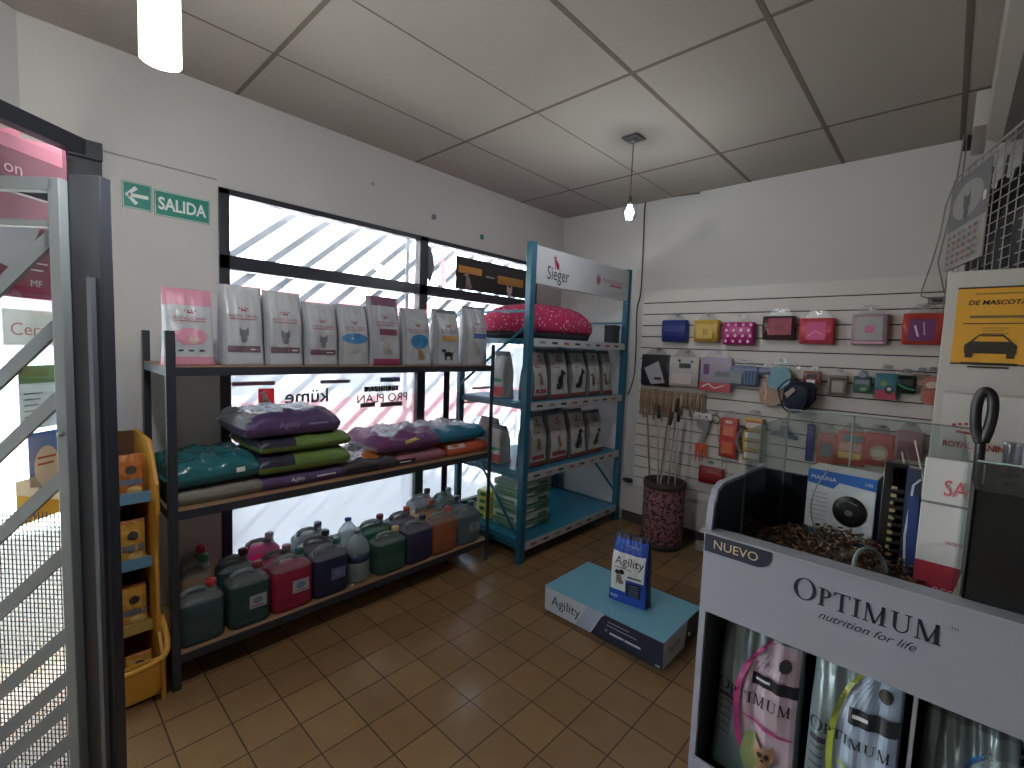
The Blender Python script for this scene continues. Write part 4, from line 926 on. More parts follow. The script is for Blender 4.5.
hang('toy_card', 'black card with bright green stripe beside the animal card', 'toy', 897, 375, 914, 394, (28, 38, 38), .03, marks=lambda d, w, h: d.strip([(-w*.4, h*.5), (0, h*.3), (w*.5, h*.2)], .01, P(30,160,85)))
hang('toy_card', 'tan and green speckled card near the end of the second row', 'toy', 914, 374, 928, 394, (120, 100, 85), .03, y=SY-.03, marks=lambda d, w, h: (d.ell(0, h*.55, .018, .02, P(150,125,105)), d.ell(-w*.1, h*.2, .016, .012, P(70,95,60))))
hang('rope_toy', 'white and coral rope toy at the right end of the second row', 'toy', 922, 376, 941, 406, (185, 110, 90), .05, y=SY-.10, shape=foot, marks=lambda d, w, h: (d.ell(0, h*.7, .03, .022, P(205,190,175)), d.ell(-w*.1, h*.25, .02, .03, P(205,90,70)), d.strip([(-w*.4, h*.5), (w*.4, h*.62)], .008, P(150,60,50))))
# bundle of rawhide sticks
t = thing('rawhide_sticks', 'long row of tan twisted rawhide sticks hanging under the black pack', 'treats', tuple(AY(641, 389, SY-.03)))
stm = [mat('rawhide_%d' % k, c, .7, bump=(60, .4)) for k, c in enumerate(((165, 128, 92), (148, 112, 78), (180, 142, 105)))]
L = AY(706, 390, SY-.03).x-AY(641, 389, SY-.03).x
MB().tube([(0, 0, 0), (L, 0, .0)], .004, chrome, 6).build('rod', t)
for k in range(26):
    x = .012+k*(L-.02)/25; ln = .22+.05*math.sin(k*2.3)-(.07 if k > 16 else 0)
    MB().tube([(x, -.012, .012), (x+.006*math.sin(k), -.02, -ln*.5), (x+.01*math.sin(k*1.7), -.012, -ln)], [.007, .009, .006], stm[k % 3], 6).build('stick', t)
# third row
hang('accessory_pack', 'white header card with clear bag and orange comb', 'pack', 694, 412, 712, 421, (205, 202, 198), .012, y=SY-.05, marks=lambda d, w, h: (d.ell(-w*.18, h*.5, .008, .008, DARK), d.ell(w*.2, h*.5, .008, .008, DARK)))
o = [x for x in bpy.data.objects if x.get('label', '').startswith('white header card')][0]
b = MB(); b.prism([(-.05, 0), (.055, 0), (.05, -.09), (.0, -.2), (-.03, -.21), (.015, -.1), (-.04, -.06)], 'y', -.012, .0, mat('clear_grey', (180, 178, 178), .2, clear=.4)); b.build('clear_pouch', o)
b = MB(); b.prism([(-.045, -.2), (.05, -.2), (.045, -.33), (.02, -.24), (.0, -.36), (-.02, -.25), (-.04, -.38)], 'y', -.014, -.004, mat('orange_comb', (225, 85, 40), .4)); b.build('comb', o)
hang('accessory_pack', 'red and orange card with grey curved tool', 'pack', 721, 417, 735, 459, (210, 55, 45), .02, marks=lambda d, w, h: (d.rect(-w*.3, h*.55, w*.3, h*.8, P(235,120,90), 1, 1), d.rect(-w*.35, h*.1, w*.3, h*.4, P(225,95,50), 1, 1), d.rect(-w*.2, h*.86, w*.2, h*.93, P(235,200,190), 1, 1)))
t = thing('grooming_tool', 'grey curved grooming tool hanging beside the red card', 'tool', tuple(AY(740, 440, SY-.05)))
MB().tube([(.02, 0, .10), (-.015, 0, .05), (-.02, 0, -.02), (.005, 0, -.09), (.035, 0, -.10)], [.008, .012, .018, .016, .008], mat('tool_grey', (125, 122, 118), .5), 8).build('handle', t)
b = MB(); b.box((-.01, -.008, .09), (.05, .008, .12), mat('tool_dark', (60, 62, 60), .5)); b.build('head', t); hook(AY(740, 418, SY-.05).x+.02, AY(740, 417, SY-.05).z)
hang('accessory_pack', 'tall narrow yellow and red striped card', 'pack', 745, 417, 762, 463, (205, 165, 60), .02, marks=lambda d, w, h: [d.rect(-w*.42, h*(.06+.235*k), w*.32, h*(.19+.235*k), (WHITE, P(215,190,160), WHITE, P(220,200,190))[k], 1, 1) for k in range(4)]+[d.rect(-w*.42, h*(.2+.235*k), w*.32, h*(.225+.235*k), P(200,50,45), 1, 1) for k in range(4)]+[d.rect(w*.36, 0, w*.5, h, P(50,50,55), 1, 1)])
t = thing('green_leash', 'pale green looped leash hanging behind the white header card', 'leash', tuple(AY(714, 416, SY-.05)))
MB().tube([(-.03, 0, 0), (.02, 0, .012), (.055, 0, -.02), (.03, 0, -.06), (-.01, 0, -.05)], .006, mat('leash_green', (95, 115, 75), .8), 6).build('loop', t)
MB().tube([(.03, 0, -.05), (.045, 0, -.16), (.09, -.02, -.32), (.10, -.02, -.4), (.08, -.02, -.46)], .003, mat('leash_pale', (150, 148, 138), .8), 6).build('strap', t); hook(AY(714, 416, SY-.05).x, AY(714, 413, SY-.05).z)
hang('red_pouch', 'flat dark red pouch hanging low beside the display stand', 'pouch', 699, 465, 722, 487, (160, 25, 30), .03, header=False, marks=lambda d, w, h: d.strip([(-w*.3, h*.95), (0, h*.8), (w*.3, h*.95)], .004, P(110,20,25)))
MB_ = MB(); hook(AY(710, 460, SY-.03).x, AY(710, 463, SY-.03).z, .05)
t = thing('muzzle_clip', 'blue grey plastic hanger shaped clip on the slat panel', 'hanger', tuple(AY(784, 432, SY-.05)))
b = MB(); b.prism([(-.09, -.035), (.09, -.05), (.095, -.03), (.03, .0), (.022, .045), (-.02, .05), (-.03, .005), (-.085, -.015)], 'y', -.008, .008, mat('bluegrey_plastic', (70, 88, 118), .45)); b.build('body', t, bevel=.003); hook(AY(784, 424, SY-.05).x, AY(784, 423, SY-.05).z)
hang('toothbrush_pack', 'narrow royal blue pack hanging left of the orange treat packs', 'pack', 808, 424, 812, 462, (35, 45, 130), .02, y=SY-.06)
G3 = 'orange and red treat packs behind the acrylic tray'
hang('treat_pack', 'red topped treat pack, narrow and leftmost of the orange treat packs', 'pack', 818, 432, 836, 468, (175, 60, 45), .03, group=G3, marks=lambda d, w, h: (d.rect(-w*.3, h*.3, w*.25, h*.7, P(80,95,110), 1, 1),))
hang('treat_pack', 'treat pack with pink and yellow stripes between two orange ones', 'pack', 838, 430, 864, 468, (200, 75, 45), .03, group=G3, marks=lambda d, w, h: (d.rect(-w*.4, h*.2, w*.35, h*.38, P(215,180,60), 2, 1), d.rect(-w*.4, h*.42, w*.35, h*.66, P(205,140,135), 2, 1), d.rect(-w*.3, h*.7, w*.4, h*.9, P(110,125,135), 1, 1)))
hang('treat_pack', 'red treat pack with pale crinkled window, right of the striped one', 'pack', 866, 432, 892, 469, (195, 55, 50), .03, group=G3, marks=lambda d, w, h: (d.ell(0, h*.42, .05, .05, P(190,160,130)), d.rect(-w*.2, h*.3, w*.2, h*.5, P(215,200,180), 1, 1)))
hang('treat_pack', 'dusty pink pack half hidden behind the dark brushes', 'pack', 896, 430, 922, 462, (160, 105, 110), .03, group=G3)
# cable, black bracket and floor clutter by the slat panel
t = MB().tube(smooth([(AY(*p, 4.0)) for p in ((700, 193), (672, 196.5), (650, 200), (645, 206), (643.5, 240), (641, 290), (637, 310), (636, 345), (634, 375), (628, 395))]), .006, mat('grey_cable', (78, 76, 76), .6), 6)
tag(t.build('wall_cable'), 'grey cable running from ceiling edge down beside the blue shelf', 'cable')
b = MB(); q = AY(628, 480, 3.99); b.rings([[(q.x+.055*math.cos(2*PI*k/14)*s, 4.008-dd, q.z+.022*math.sin(2*PI*k/14)*s) for k in range(14)] for dd, s in ((0, .9), (.03, 1), (.05, .5))], mat('black_rubber', (25, 25, 28), .7))
tag(b.build('black_wall_grip'), 'small black rubber grip on the wall right of the blue shelf', 'grip')
b = MB(); b.box((-.06, -.04, 0), (.06, .04, .07), mat('pale_rag', (150, 145, 135), .9, bump=(20, .8))); b.box((.02, -.06, 0), (.12, .0, .035), mat('pale_rag', (150,145,135)))
tag(b.build('plaster_block', loc=(-1.36, 3.86, 0), rz=.3, bevel=.015), 'pale rough block on the floor under the slat panel', 'block')
struct(MB().box((-2.2, YB-.012, 0), (-.05, YB, .09), mat('plinth_dark', (70, 62, 54), .7)).build('baseboard_back'))

# ------------------------------------------------------------------ leopard umbrella stand with canes
def leopard():
    mt = bpy.data.materials.new('leopard_fabric'); mt.use_nodes = True; N = mt.node_tree.nodes; L = mt.node_tree.links; p = N['Principled BSDF']
    tc = N.new('ShaderNodeTexCoord'); nz = N.new('ShaderNodeTexNoise'); nz.inputs['Scale'].default_value = 14
    mx = N.new('ShaderNodeMix'); mx.data_type = 'RGBA'; mx.inputs[0].default_value = .12; L.new(tc.outputs['Object'], nz.inputs[0]); L.new(tc.outputs['Object'], mx.inputs[6]); L.new(nz.outputs['Color'], mx.inputs[7])
    vo = N.new('ShaderNodeTexVoronoi'); vo.inputs['Scale'].default_value = 36; L.new(mx.outputs[2], vo.inputs['Vector'])
    r = N.new('ShaderNodeValToRGB'); r.color_ramp.interpolation = 'CONSTANT'; e = r.color_ramp.elements
    e[0].position = 0; e[0].color = (*lin((92, 62, 56)), 1); e[1].position = .22; e[1].color = (*lin((24, 16, 20)), 1); x = e.new(.46); x.color = (*lin((128, 84, 86)), 1)
    L.new(vo.outputs['Distance'], r.inputs[0]); L.new(r.outputs[0], p.inputs['Base Color']); p.inputs['Roughness'].default_value = .8
    return mt
UC = (-1.66, 3.72)
t = thing('umbrella_stand', 'leopard print cylindrical stand holding canes by the back wall', 'umbrella stand', (*UC, 0))
MB().lathe([(.0, 0), (.165, 0), (.168, .01), (.168, .545), (.160, .55), (.156, .545), (.156, .03), (0, .03)], leopard(), n=40).build('leopard_wrap', t)
tr = mat('brown_trim', (62, 48, 42), .6)
b = MB(); b.lathe([(.169, .005), (.174, .012), (.174, .04), (.169, .05)], tr, n=40, cap0=False, cap1=False); b.build('base_band', t)
b = MB(); b.lathe([(.169, .50), (.174, .51), (.174, .552), (.155, .557), (.152, .50)], tr, n=40, cap0=False, cap1=False); b.build('rim_band', t)
canew = mat('cane_pale', (168, 160, 148), .5); caneb = mat('cane_tan', (140, 105, 72), .6); blkg = mat('cane_grip', (18, 18, 20), .5)
def cane(label, bx, by, px, py, ht, mc, grip):
    top = AY(px, py, 3.72+ht); base = Vector((UC[0]+bx, UC[1]+by, .034)); v = top-base; t = thing('cane', label, 'cane', base, 0, 'canes in the leopard stand')
    MB().tube([(0,0,0), tuple(v*.5), tuple(v)], .0075, mc, 8).build('shaft', t)
    if grip: MB().tube([tuple(v*.90), tuple(v*.93), tuple(v)], [.012, .016, .014], blkg, 8).build('grip', t)
    return t
cane('white cane with black grip, leftmost of the three gripped canes', -.05, .02, 659, 405, .03, canew, 1)
cane('white cane with black grip leaning in the middle', -.06, -.05, 672, 412, -.02, canew, 1)
cane('tall white cane with black grip standing highest', -.02, .06, 678, 398, .05, canew, 1)
cane('upright white cane with black grip at the right of the stand', .08, .03, 679, 408, -.02, canew, 1)
cane('plain tan cane leaning left in the leopard stand', -.09, .0, 647, 400, .08, caneb, 0)
cane('plain tan cane crossing the middle of the leopard stand', -.07, -.02, 668, 420, .04, caneb, 0)

# ------------------------------------------------------------------ low platform with a bag
PX0, PX1, PY0, PY1, PH = -1.70, -.93, 2.20, 2.67, .165
t = thing('display_platform', 'low white and navy display platform with pale blue top on the floor', 'platform', (PX0, PY0, 0))
PW, PD = PX1-PX0, PY1-PY0
pwh = mat('platform_white', (190, 196, 208), .5); pnv = mat('platform_navy', (30, 32, 62), .45); ptp = mat('platform_blue_top', (104, 172, 196), .5)
MB().box((.02, .02, 0), (PW-.02, PD-.02, .02), blackm).build('base', t)
MB().box((0, 0, .015), (PW, PD, PH-.004), pwh).build('body', t, bevel=.002)
MB().box((-.002, -.002, PH-.004), (PW+.002, PD+.002, PH), ptp).build('top', t)
d = Decal(on_y(0), .0015)
d.poly([(PW*.44, .017), (PW*.52, PH-.03), (PW*.55, PH-.006), (PW, PH-.006), (PW, .017)], pnv); d.poly([(PW*.30, .017), (PW*.40, PH-.006), (PW*.53, PH-.006), (PW*.43, .017)], P(160,172,200)); d.build('printed_panel', t)
d = Decal(on_y(0), .003); d.text('Agility', PW*.205, PH*.52, DARK, w=PW*.27)
for k, (x, wd, hh) in enumerate(((.58, .17, .004), (.57, .24, .004))): d.rect(PW*x, PH*(.78-.13*k), PW*(x+wd), PH*(.78-.13*k)+hh, P(170,180,200), 1, 1)
d.rect(PW*.60, PH*.40, PW*.71, PH*.47, P(190,200,215), 1, 1); d.rect(PW*.72, PH*.40, PW*.84, PH*.47, P(190,200,215), 1, 1); d.ell(PW*.57, PH*.48, .010, .012, P(90,100,150)); d.rect(PW*.95, PH*.14, PW*.985, PH*.2, P(180,190,200), 1, 1); d.build('lettering', t)
fx = lambda u, z, o: Vector((PW+o, u, z))
d = Decal(fx, .0015); d.poly([(PD*.55, .017), (PD*.62, PH-.006), (PD, PH-.006), (PD, .017)], pnv); d.text('Agility', PD*.27, PH*.55, mutedr, w=PD*.34); d.build('side_print', t)
# blue bag on it
bw, bh = .235, .395
bb = AZ(627, 602, PH); sh = BagShape(bw, bh, .11, seed=3.3, top=.86, crinkle=.004, nu=40, nv=50)
bl = mat('bag_blue', (28, 75, 195), .28, bump=(14, .4))
BAG_RZ = math.radians(8)
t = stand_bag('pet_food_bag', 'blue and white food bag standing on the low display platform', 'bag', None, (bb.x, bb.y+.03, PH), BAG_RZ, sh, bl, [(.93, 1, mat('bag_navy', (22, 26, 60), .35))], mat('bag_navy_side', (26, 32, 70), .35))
d = Decal(sh.front, .002); d.rect(-bw*.44, bh*.36, bw*.40, bh*.74, WHITE, 24, 16); d.rect(-bw*.44, bh*.17, -bw*.05, bh*.36, WHITE, 14, 12); d.build('label', t)
d = Decal(sh.front, .0038); d.text('Agility', bw*.02, bh*.61, DARK, w=bw*.72); d.rect(bw*.0, bh*.4, bw*.34, bh*.425, P(60,60,80), 6, 1); d.rect(-bw*.35, bh*.52, bw*.1, bh*.53, GREYI, 6, 1); d.build('lettering', t)
d = Decal(sh.front, .0038); animal(d, -bw*.22, bh*.36, bh*.15, P(150,128,105), 'dog_sit'); d.ell(-bw*.16, bh*.46, .016, .016, P(30,28,30)); d.ell(-bw*.27, bh*.45, .012, .014, P(40,35,35)); d.build('picture', t)
d = Decal(sh.front, .0038); d.rect(-bw*.02, bh*.13, bw*.34, bh*.33, mat('ink_navy', (18, 22, 48), .5), 12, 8)
d.build('navy_panel', t); d = Decal(sh.front, .0055)
for k in range(5): d.rect(bw*.04, bh*(.29-.035*k), bw*.28, bh*(.30-.035*k), P(110,130,170), 4, 1)
d.rect(-bw*.42, bh*.06, -bw*.22, bh*.10, P(120,160,220), 4, 1); d.strip([(bw*.0, bh*.80), (bw*.15, bh*.9), (bw*.22, bh*.78)], .004, P(130,170,235)); d.strip([(-bw*.05, bh*.86), (bw*.25, bh*.84)], .004, P(130,170,235)); d.build('small_print', t)

# ------------------------------------------------------------------ white cat food display stand, close right
OX0, OX1, OY0, OY1 = -.385, .50, 1.10, 1.53
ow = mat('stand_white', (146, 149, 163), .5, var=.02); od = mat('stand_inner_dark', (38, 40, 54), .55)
t = thing('display_stand', 'white cardboard style display stand lettered OPTIMUM in the right foreground', 'display stand')
prof = [(OY0, 0), (OY1, 0), (OY1, 1.30), (OY0+.06, 1.315), (OY0+.025, 1.305), (OY0+.006, 1.275), (OY0-.002, 1.2), (OY0, 1.1)]
MB().prism(prof, 'x', OX0, OX0+.014, ow).build('side_panel', t)
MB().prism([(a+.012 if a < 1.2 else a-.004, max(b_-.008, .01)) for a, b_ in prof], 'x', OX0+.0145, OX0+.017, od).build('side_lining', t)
MB().prism(prof, 'x', OX1-.014, OX1, ow).build('side_panel', t)
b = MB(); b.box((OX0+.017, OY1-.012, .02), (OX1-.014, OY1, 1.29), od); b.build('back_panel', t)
b = MB(); b.box((OX0+.004, OY0-.012, 1.022), (OX1-.002, OY0+.004, 1.208), ow); fas = b.build('fascia', t, bevel=.0015)
b = MB(); b.box((OX0-.006, OY0-.016, 1.208), (OX1, OY0+.03, 1.212), mat('stand_edge', (150, 155, 165), .4)); b.build('fascia_lip', t)
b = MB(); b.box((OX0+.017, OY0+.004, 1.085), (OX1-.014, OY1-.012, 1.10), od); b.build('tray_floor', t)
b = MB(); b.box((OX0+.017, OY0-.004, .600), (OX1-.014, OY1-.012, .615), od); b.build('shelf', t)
b = MB(); b.box((OX0+.004, OY0-.012, .555), (OX1-.002, OY0-.004, .655), ow); b.build('shelf_lip', t, bevel=.0015)
b = MB(); b.box((OX0+.004, OY0-.012, .0), (OX1-.002, OY0-.004, .10), ow); b.box((OX0+.017, OY0-.004, .08), (OX1-.014, OY1-.012, .095), od); b.build('plinth', t)
dvx = AY(916, 700, OY0+.01).x
MB().box((dvx-.003, OY0+.006, .616), (dvx+.003, OY1-.013, 1.084), mat('divider_grey', (140, 140, 150), .5)).build('divider', t)
d = Decal(on_y(OY0-.012), .001); ink = mat('optimum_navy', (38, 40, 66), .5)
a = AY(793, 592, OY0-.013); c = AY(945, 640, OY0-.013)
hh = .040; n0 = len(d.b.v); xe = d.serif('OPTIMUM', 0, 0, hh, ink, gap=.2, first=1.22)
sc = (c.x-a.x)/xe; zc = (AY(868, 612, OY0-.013).z)
for i, p in enumerate(d.b.v): d.b.v[i] = (a.x+p[0]*sc, p[1], zc-hh*sc/2+p[2]*sc)
zt_ = AY(880, 626, OY0-.013).z-.006
sx0, sx1 = AY(822, 610, OY0).x, AY(918, 640, OY0).x; d.text('nutrition for life', (sx0+sx1)/2, zt_-.012, ink, w=(sx1-sx0), slant=.45, squeeze=1.0); d.text('TM', c.x+.010, zc+hh*.5, ink, w=.010)
d.build('lettering', fas)
d = Decal(on_y(OY0-.012), .001); x0 = OX0+.006; x1 = AY(772, 560, OY0-.013).x; zt2, zb2 = 1.207, 1.166
pts = [(x0, zt2), (x0, zb2)]+[(x1-.030+.030*math.cos(-PI/2+PI/2*k/8), zb2+.030+.030*math.sin(-PI/2+PI/2*k/8)) for k in range(9)]+[(x1, zt2)]
d.poly(pts, ink); d.build('badge', fas)
d = Decal(on_y(OY0-.012), .002); d.text('NUEVO', (x0+x1)/2-.003, (zt2+zb2)/2+.001, mat('badge_gold', (205, 190, 150), .5), w=(x1-x0)*.66); d.build('badge_lettering', fas)
b = MB(); q = AX(690, 634, OX0-.002); b.lathe([(0, 0), (.004, 0), (.004, .005), (0, .006)], mat('rivet', (40, 40, 45), .5), n=10); b.build('rivet', t, loc=(OX0, q.y, q.z), rot=(0, -PI/2, 0))

def optimum(label, px0, px1, pt, yf, accent, loz, lean=0, rz=0, hh_=None, text=True, pic=None):
    a, c = AY(px0, 700, yf), AY(px1, 700, yf); w_ = c.x-a.x; h = hh_ or AY((px0+px1)/2, pt, yf+.05).z-.616
    sh = BagShape(w_, h, .10, seed=px0*.1, top=.9, crinkle=.007, lean=lean, nu=44, nv=60)
    t = stand_bag('cat_food_bag', label, 'bag', 'cat food bags in the display stand', ((a.x+c.x)/2, yf+.055, .616), rz, sh, mat('bag_silver', (128, 146, 150), .28, metal=.35, bump=(9, .6)), [(.95, 1, mat('bag_silver_seam', (95, 110, 115), .35))])
    W_, H_ = w_, h
    d = Decal(sh.front, .0018); pal = mat('label_%s' % loz[0], loz[1], .4)
    pts = []
    for k in range(41):
        u = k/40; z = H_*(.06+.80*u); xl = -W_*.06-W_*.12*math.sin(PI*u)+W_*.20*(u > .0)*(abs(u-.5)*2)**3; xr = W_*(.46-.02*u)
        pts.append((xl, xr, z))
    for (p, q_) in zip(pts, pts[1:]):
        n = 14; P4 = [(p[0]+(p[1]-p[0])*i/n, p[2]) for i in range(n+1)]+[(q_[0]+(q_[1]-q_[0])*i/n, q_[2]) for i in range(n+1)]
        d.add(P4, [(i, i+1, n+2+i, n+1+i) for i in range(n)], pal)
    d.build('label', t)
    d = Decal(sh.front, .0090); acc = mat('accent_%s' % accent[0], accent[1], .35)
    d.strip([(p[0]-W_*.02, p[2]) for p in pts], [W_*(.03+.04*math.sin(PI*k/40)) for k in range(41)], acc)
    d.strip([(-W_*.12+W_*.56*k/16, H_*(.40-.04*math.sin(PI*k/24))) for k in range(17)], [.004+.004*math.sin(PI*k/16) for k in range(17)], acc)
    d.build('swoosh', t)
    d = Decal(sh.front, .0088); d.rect(-W_*.04, H_*.60, W_*.46, H_*.67, mat('ink_blackband', (28, 28, 36), .5), 16, 6); d.build('band', t)
    # lay the word across the front
    raw = Decal(lambda x, z, o: Vector((x, 0, z)), 0); xe = raw.serif('OPTIMUM', 0, 0, 1, DARK, gap=.2, first=1.2); s = W_*.86/xe
    d = Decal(sh.front, .0100)
    for f_ in raw.b.f: d.add([(-W_*.44+raw.b.v[i][0]*s, H_*.49+raw.b.v[i][2]*s) for i in f_], [tuple(range(len(f_)))], DARK)
    d.rect(W_*.0, H_*.63, W_*.16, H_*.645, WHITE, 3, 1); d.build('lettering', t)
    d = Decal(sh.front, .003)
    for k in range(5): d.rect(-W_*.42, H_*(.40-.045*k), -W_*.26, H_*(.41-.045*k), P(95,85,100), 4, 1)
    d.rect(-W_*.43, H_*.43, -W_*.25, H_*.455, P(60,50,75), 4, 1); d.ell(W_*.3, H_*.76, .012, .015, P(70,70,65)); d.build('small_print', t)
    if pic:
        d = Decal(sh.front, .0095); d.ell(W_*.0, H_*.2, W_*.1, H_*.12, P(125,140,80)); d.build('grass', t)
        d = Decal(sh.front, .0110); animal(d, W_*.16, H_*.22, H_*.12, P(165,120,80), 'cat'); d.build('picture', t)
        d = Decal(sh.front, .0130); d.ell(W_*.12, H_*.225, .005, .006, P(40,30,25)); d.ell(W_*.2, H_*.225, .005, .006, P(40,30,25)); d.ell(W_*.16, H_*.2, .004, .003, P(60,40,40)); d.build('cat_face', t)
    return t
optimum('silver bag with pink swoosh and kitten picture in the display stand', 712, 801, 606, 1.155, ('pink', (205, 60, 140)), ('rose', (195, 170, 185)), pic=True)
optimum('silver bag with yellow green swoosh, second in the display stand', 806, 908, 628, 1.15, ('lime', (150, 165, 45)), ('blue', (165, 185, 210)), pic=False)
optimum('silver bag with turquoise swoosh leaning right of the divider', 925, 1040, 700, 1.14, ('azure', (40, 120, 200)), ('ice', (150, 170, 175)), hh_=.36, rz=0)
b_ = optimum('silver bag with blue swoosh behind the leaning bag', 955, 1075, 660, 1.27, ('azure', (40, 120, 200)), ('ice', (150,170,175)), hh_=.43)
# lower shelf bags are out of frame

# contents of the tray on top
TZ = 1.101
def at_y(px, py, y): return AY(px, py, y)
t = MB(); random.seed(3)
pel = [mat('pellet_%d' % k, c, .8) for k, c in enumerate(((110, 80, 58), (88, 62, 46), (130, 98, 72)))]
for k in range(5200):
    u, v_ = random.random(), random.random(); x = -.335+u*.44; y = 1.125+v_*.33
    hz = .085*math.exp(-((x+.16)/.2)**2-((y-1.28)/.16)**2)+.012
    z = TZ+random.random()*hz+hz*.4; r = .0032+random.random()*.0016; a = random.random()*PI
    dx, dy = r*1.4*math.cos(a), r*1.4*math.sin(a)
    t.tube([(x-dx, y-dy, z), (x+dx, y+dy, z+random.uniform(-.003, .003))], r*.55, pel[k % 3], 5)
hp = []
for j in range(13):
    hp.append([(-.345+.46*i/16, 1.12+.345*j/12, TZ+.085*math.exp(-((-.345+.46*i/16+.16)/.2)**2-((1.12+.345*j/12-1.28)/.16)**2)+.010) for i in range(17)])
t.rings(hp, pel[1], cap0=False, cap1=False, closed=False)
o = tag(t.build('loose_kibble'), 'heap of loose brown kibble in the tray of the display stand', 'kibble'); o['kind'] = 'stuff'
acr = glass('acrylic', (.90, .95, .94), .10, .6, .03)
ax0 = AY(762, 500, 1.30).x
t = thing('acrylic_bin', 'clear acrylic divider box standing in the display stand tray', 'acrylic box', (0,0,0))
AX0, AX1, AY0, AY1, AZ0, AZ1 = ax0, AY(972, 480, 1.22).x-.006, 1.135, 1.50, TZ+.001, 1.475
for nm, a, c in (('side_pane', (AX0, AY0, AZ0), (AX0+.004, AY1, AZ1-.02)), ('back_pane', (AX0, AY1-.004, AZ0), (AX1, AY1, AZ1)), ('side_pane', (AX1-.004, AY0, AZ0), (AX1, AY1, AZ1-.02))):
    MB().box(a, c, acr).build(nm, t)
e = MB(); egm = mat('acrylic_edge', (150, 175, 172), .2, clear=.35)
e.tube([(AX0+.002, AY1-.002, AZ0), (AX0+.002, AY1-.002, AZ1)], .0022, egm, 6); e.tube([(AX0+.002, AY1-.002, AZ1), (AX1, AY1-.002, AZ1)], .0018, egm, 6); e.tube([(AX0+.08*1.9, AY1-.004, AZ0), (AX0+.08*1.9, AY1-.004, AZ1)], .003, egm, 6); e.build('edge', t)
# boxed pump
t = thing('pump_box', 'white and blue aquarium pump box with black oval pump picture', 'box', tuple(AY(806, 535, 1.335))[0:2]+(TZ+.012,), 0, rot=(0, 0, math.radians(-4)))
a = AY(804, 500, 1.33); c = AY(874, 500, 1.33); bw = c.x-a.x; bh = AY(806, 467, 1.33).z-TZ-.012
z0_ = AY(804, 533, 1.33).z; t.location = (a.x+.004, 1.33, z0_); bh = AY(806, 467, 1.33).z-z0_
bwt = mat('box_white', (205, 208, 214), .45); bbl = mat('box_blue', (20, 95, 190), .4)
MB().box((0, 0, 0), (bw, .09, bh), bwt).build('carton', t, bevel=.0015)
d = Decal(on_y(0), .001); d.poly([(0, bh), (0, bh*.80), (bw*.40, bh*.76), (bw*.48, bh*.86), (bw, bh*.83), (bw, bh)], bbl); d.poly([(0, 0), (0, bh*.14), (bw, bh*.06), (bw, 0)], P(30,90,110)); d.build('blue_band', t)
d = Decal(lambda u, z, o: Vector((bw+o, u, z)), .001); d.rect(0, 0, .09, bh, mat('box_side_blue', (25, 55, 120), .4), 1, 1); d.build('blue_side', t)
d = Decal(on_y(0), .002); d.text('MARINA', bw*.25, bh*.89, WHITE, w=bw*.38); d.text('100', bw*.90, bh*.91, WHITE, w=bw*.10)
for k in range(7): d.rect(bw*.06, bh*(.66-.065*k), bw*.34, bh*(.66-.065*k)+.0018, P(140,150,165), 1, 1)
d.build('lettering', t)
R = []
for zv, s in ((0, 1), (.003, .95), (.006, .75), (.008, .35), (.008, .05)): R.append([(bw*.66+bw*.25*s*math.cos(2*PI*k/28), -.0015-zv*.6, bh*.48+bh*.22*s*math.sin(2*PI*k/28)) for k in range(28)])
MB().rings(R, mat('pump_black', (22, 24, 28), .25)).build('pump_picture', t)
d = Decal(on_y(-.0065), .001); d.strip([(bw*.5, bh*.58), (bw*.62, bh*.64), (bw*.78, bh*.60)], .002, P(120,125,130)); d.ell(bw*.66, bh*.47, .008, .007, P(95,98,105)); d.build('pump_shine', t)
# clear plastic cups and scoop
t = thing('clear_cup', 'crumpled clear plastic cup lying on the kibble before the pump box', 'cup', tuple(AY(832, 548, 1.22)), rot=(math.radians(72), 0, math.radians(60)))
t.location = (t.location.x, 1.215, TZ+.068)
MB().lathe([(.028, 0), (.030, .004), (.036, .05), (.042, .085), (.044, .088)], glass('clear_bag', ), n=24, cap1=False).build('cup_wall', t)
MB().lathe([(.042, .083), (.047, .086), (.047, .091), (.042, .092)], egm, n=24, cap0=False, cap1=False).build('rim', t)
t = MB().tube(smooth([AY(*p, 1.26) for p in ((828, 470), (815, 490), (811, 512), (818, 535), (835, 548), (850, 556))]), .0018, egm, 6)
tag(t.build('clear_airline_tube'), 'thin clear tube curving in front of the pump box', 'tube')
t = thing('blue_cup', 'teal plastic beaker in front of the white and red leaflet', 'cup', (0,0,0)); q = AY(925, 575, 1.20); t.location = (q.x, 1.20, TZ+.001)
MB().lathe([(0, 0), (.022, 0), (.030, .055), (.028, .055), (.021, .004), (0, .004)], mat('teal_plastic', (35, 105, 110), .3, trans=.3), n=24).build('beaker', t)
t = thing('small_blue_bag', 'small royal blue crumpled bag on the kibble', 'bag', (0,0,0)); q = AY(881, 566, 1.17); t.location = (q.x, 1.17, TZ+.018)
MB().rings([[(.016*s*math.cos(2*PI*k/12)*(1+.2*math.sin(3*k)), .012*s*math.sin(2*PI*k/12), zv) for k in range(12)] for zv, s in ((0, .6), (.01, 1), (.02, .9), (.03, .3))], mat('royal_blue', (35, 60, 170), .4)).build('pouch', t)
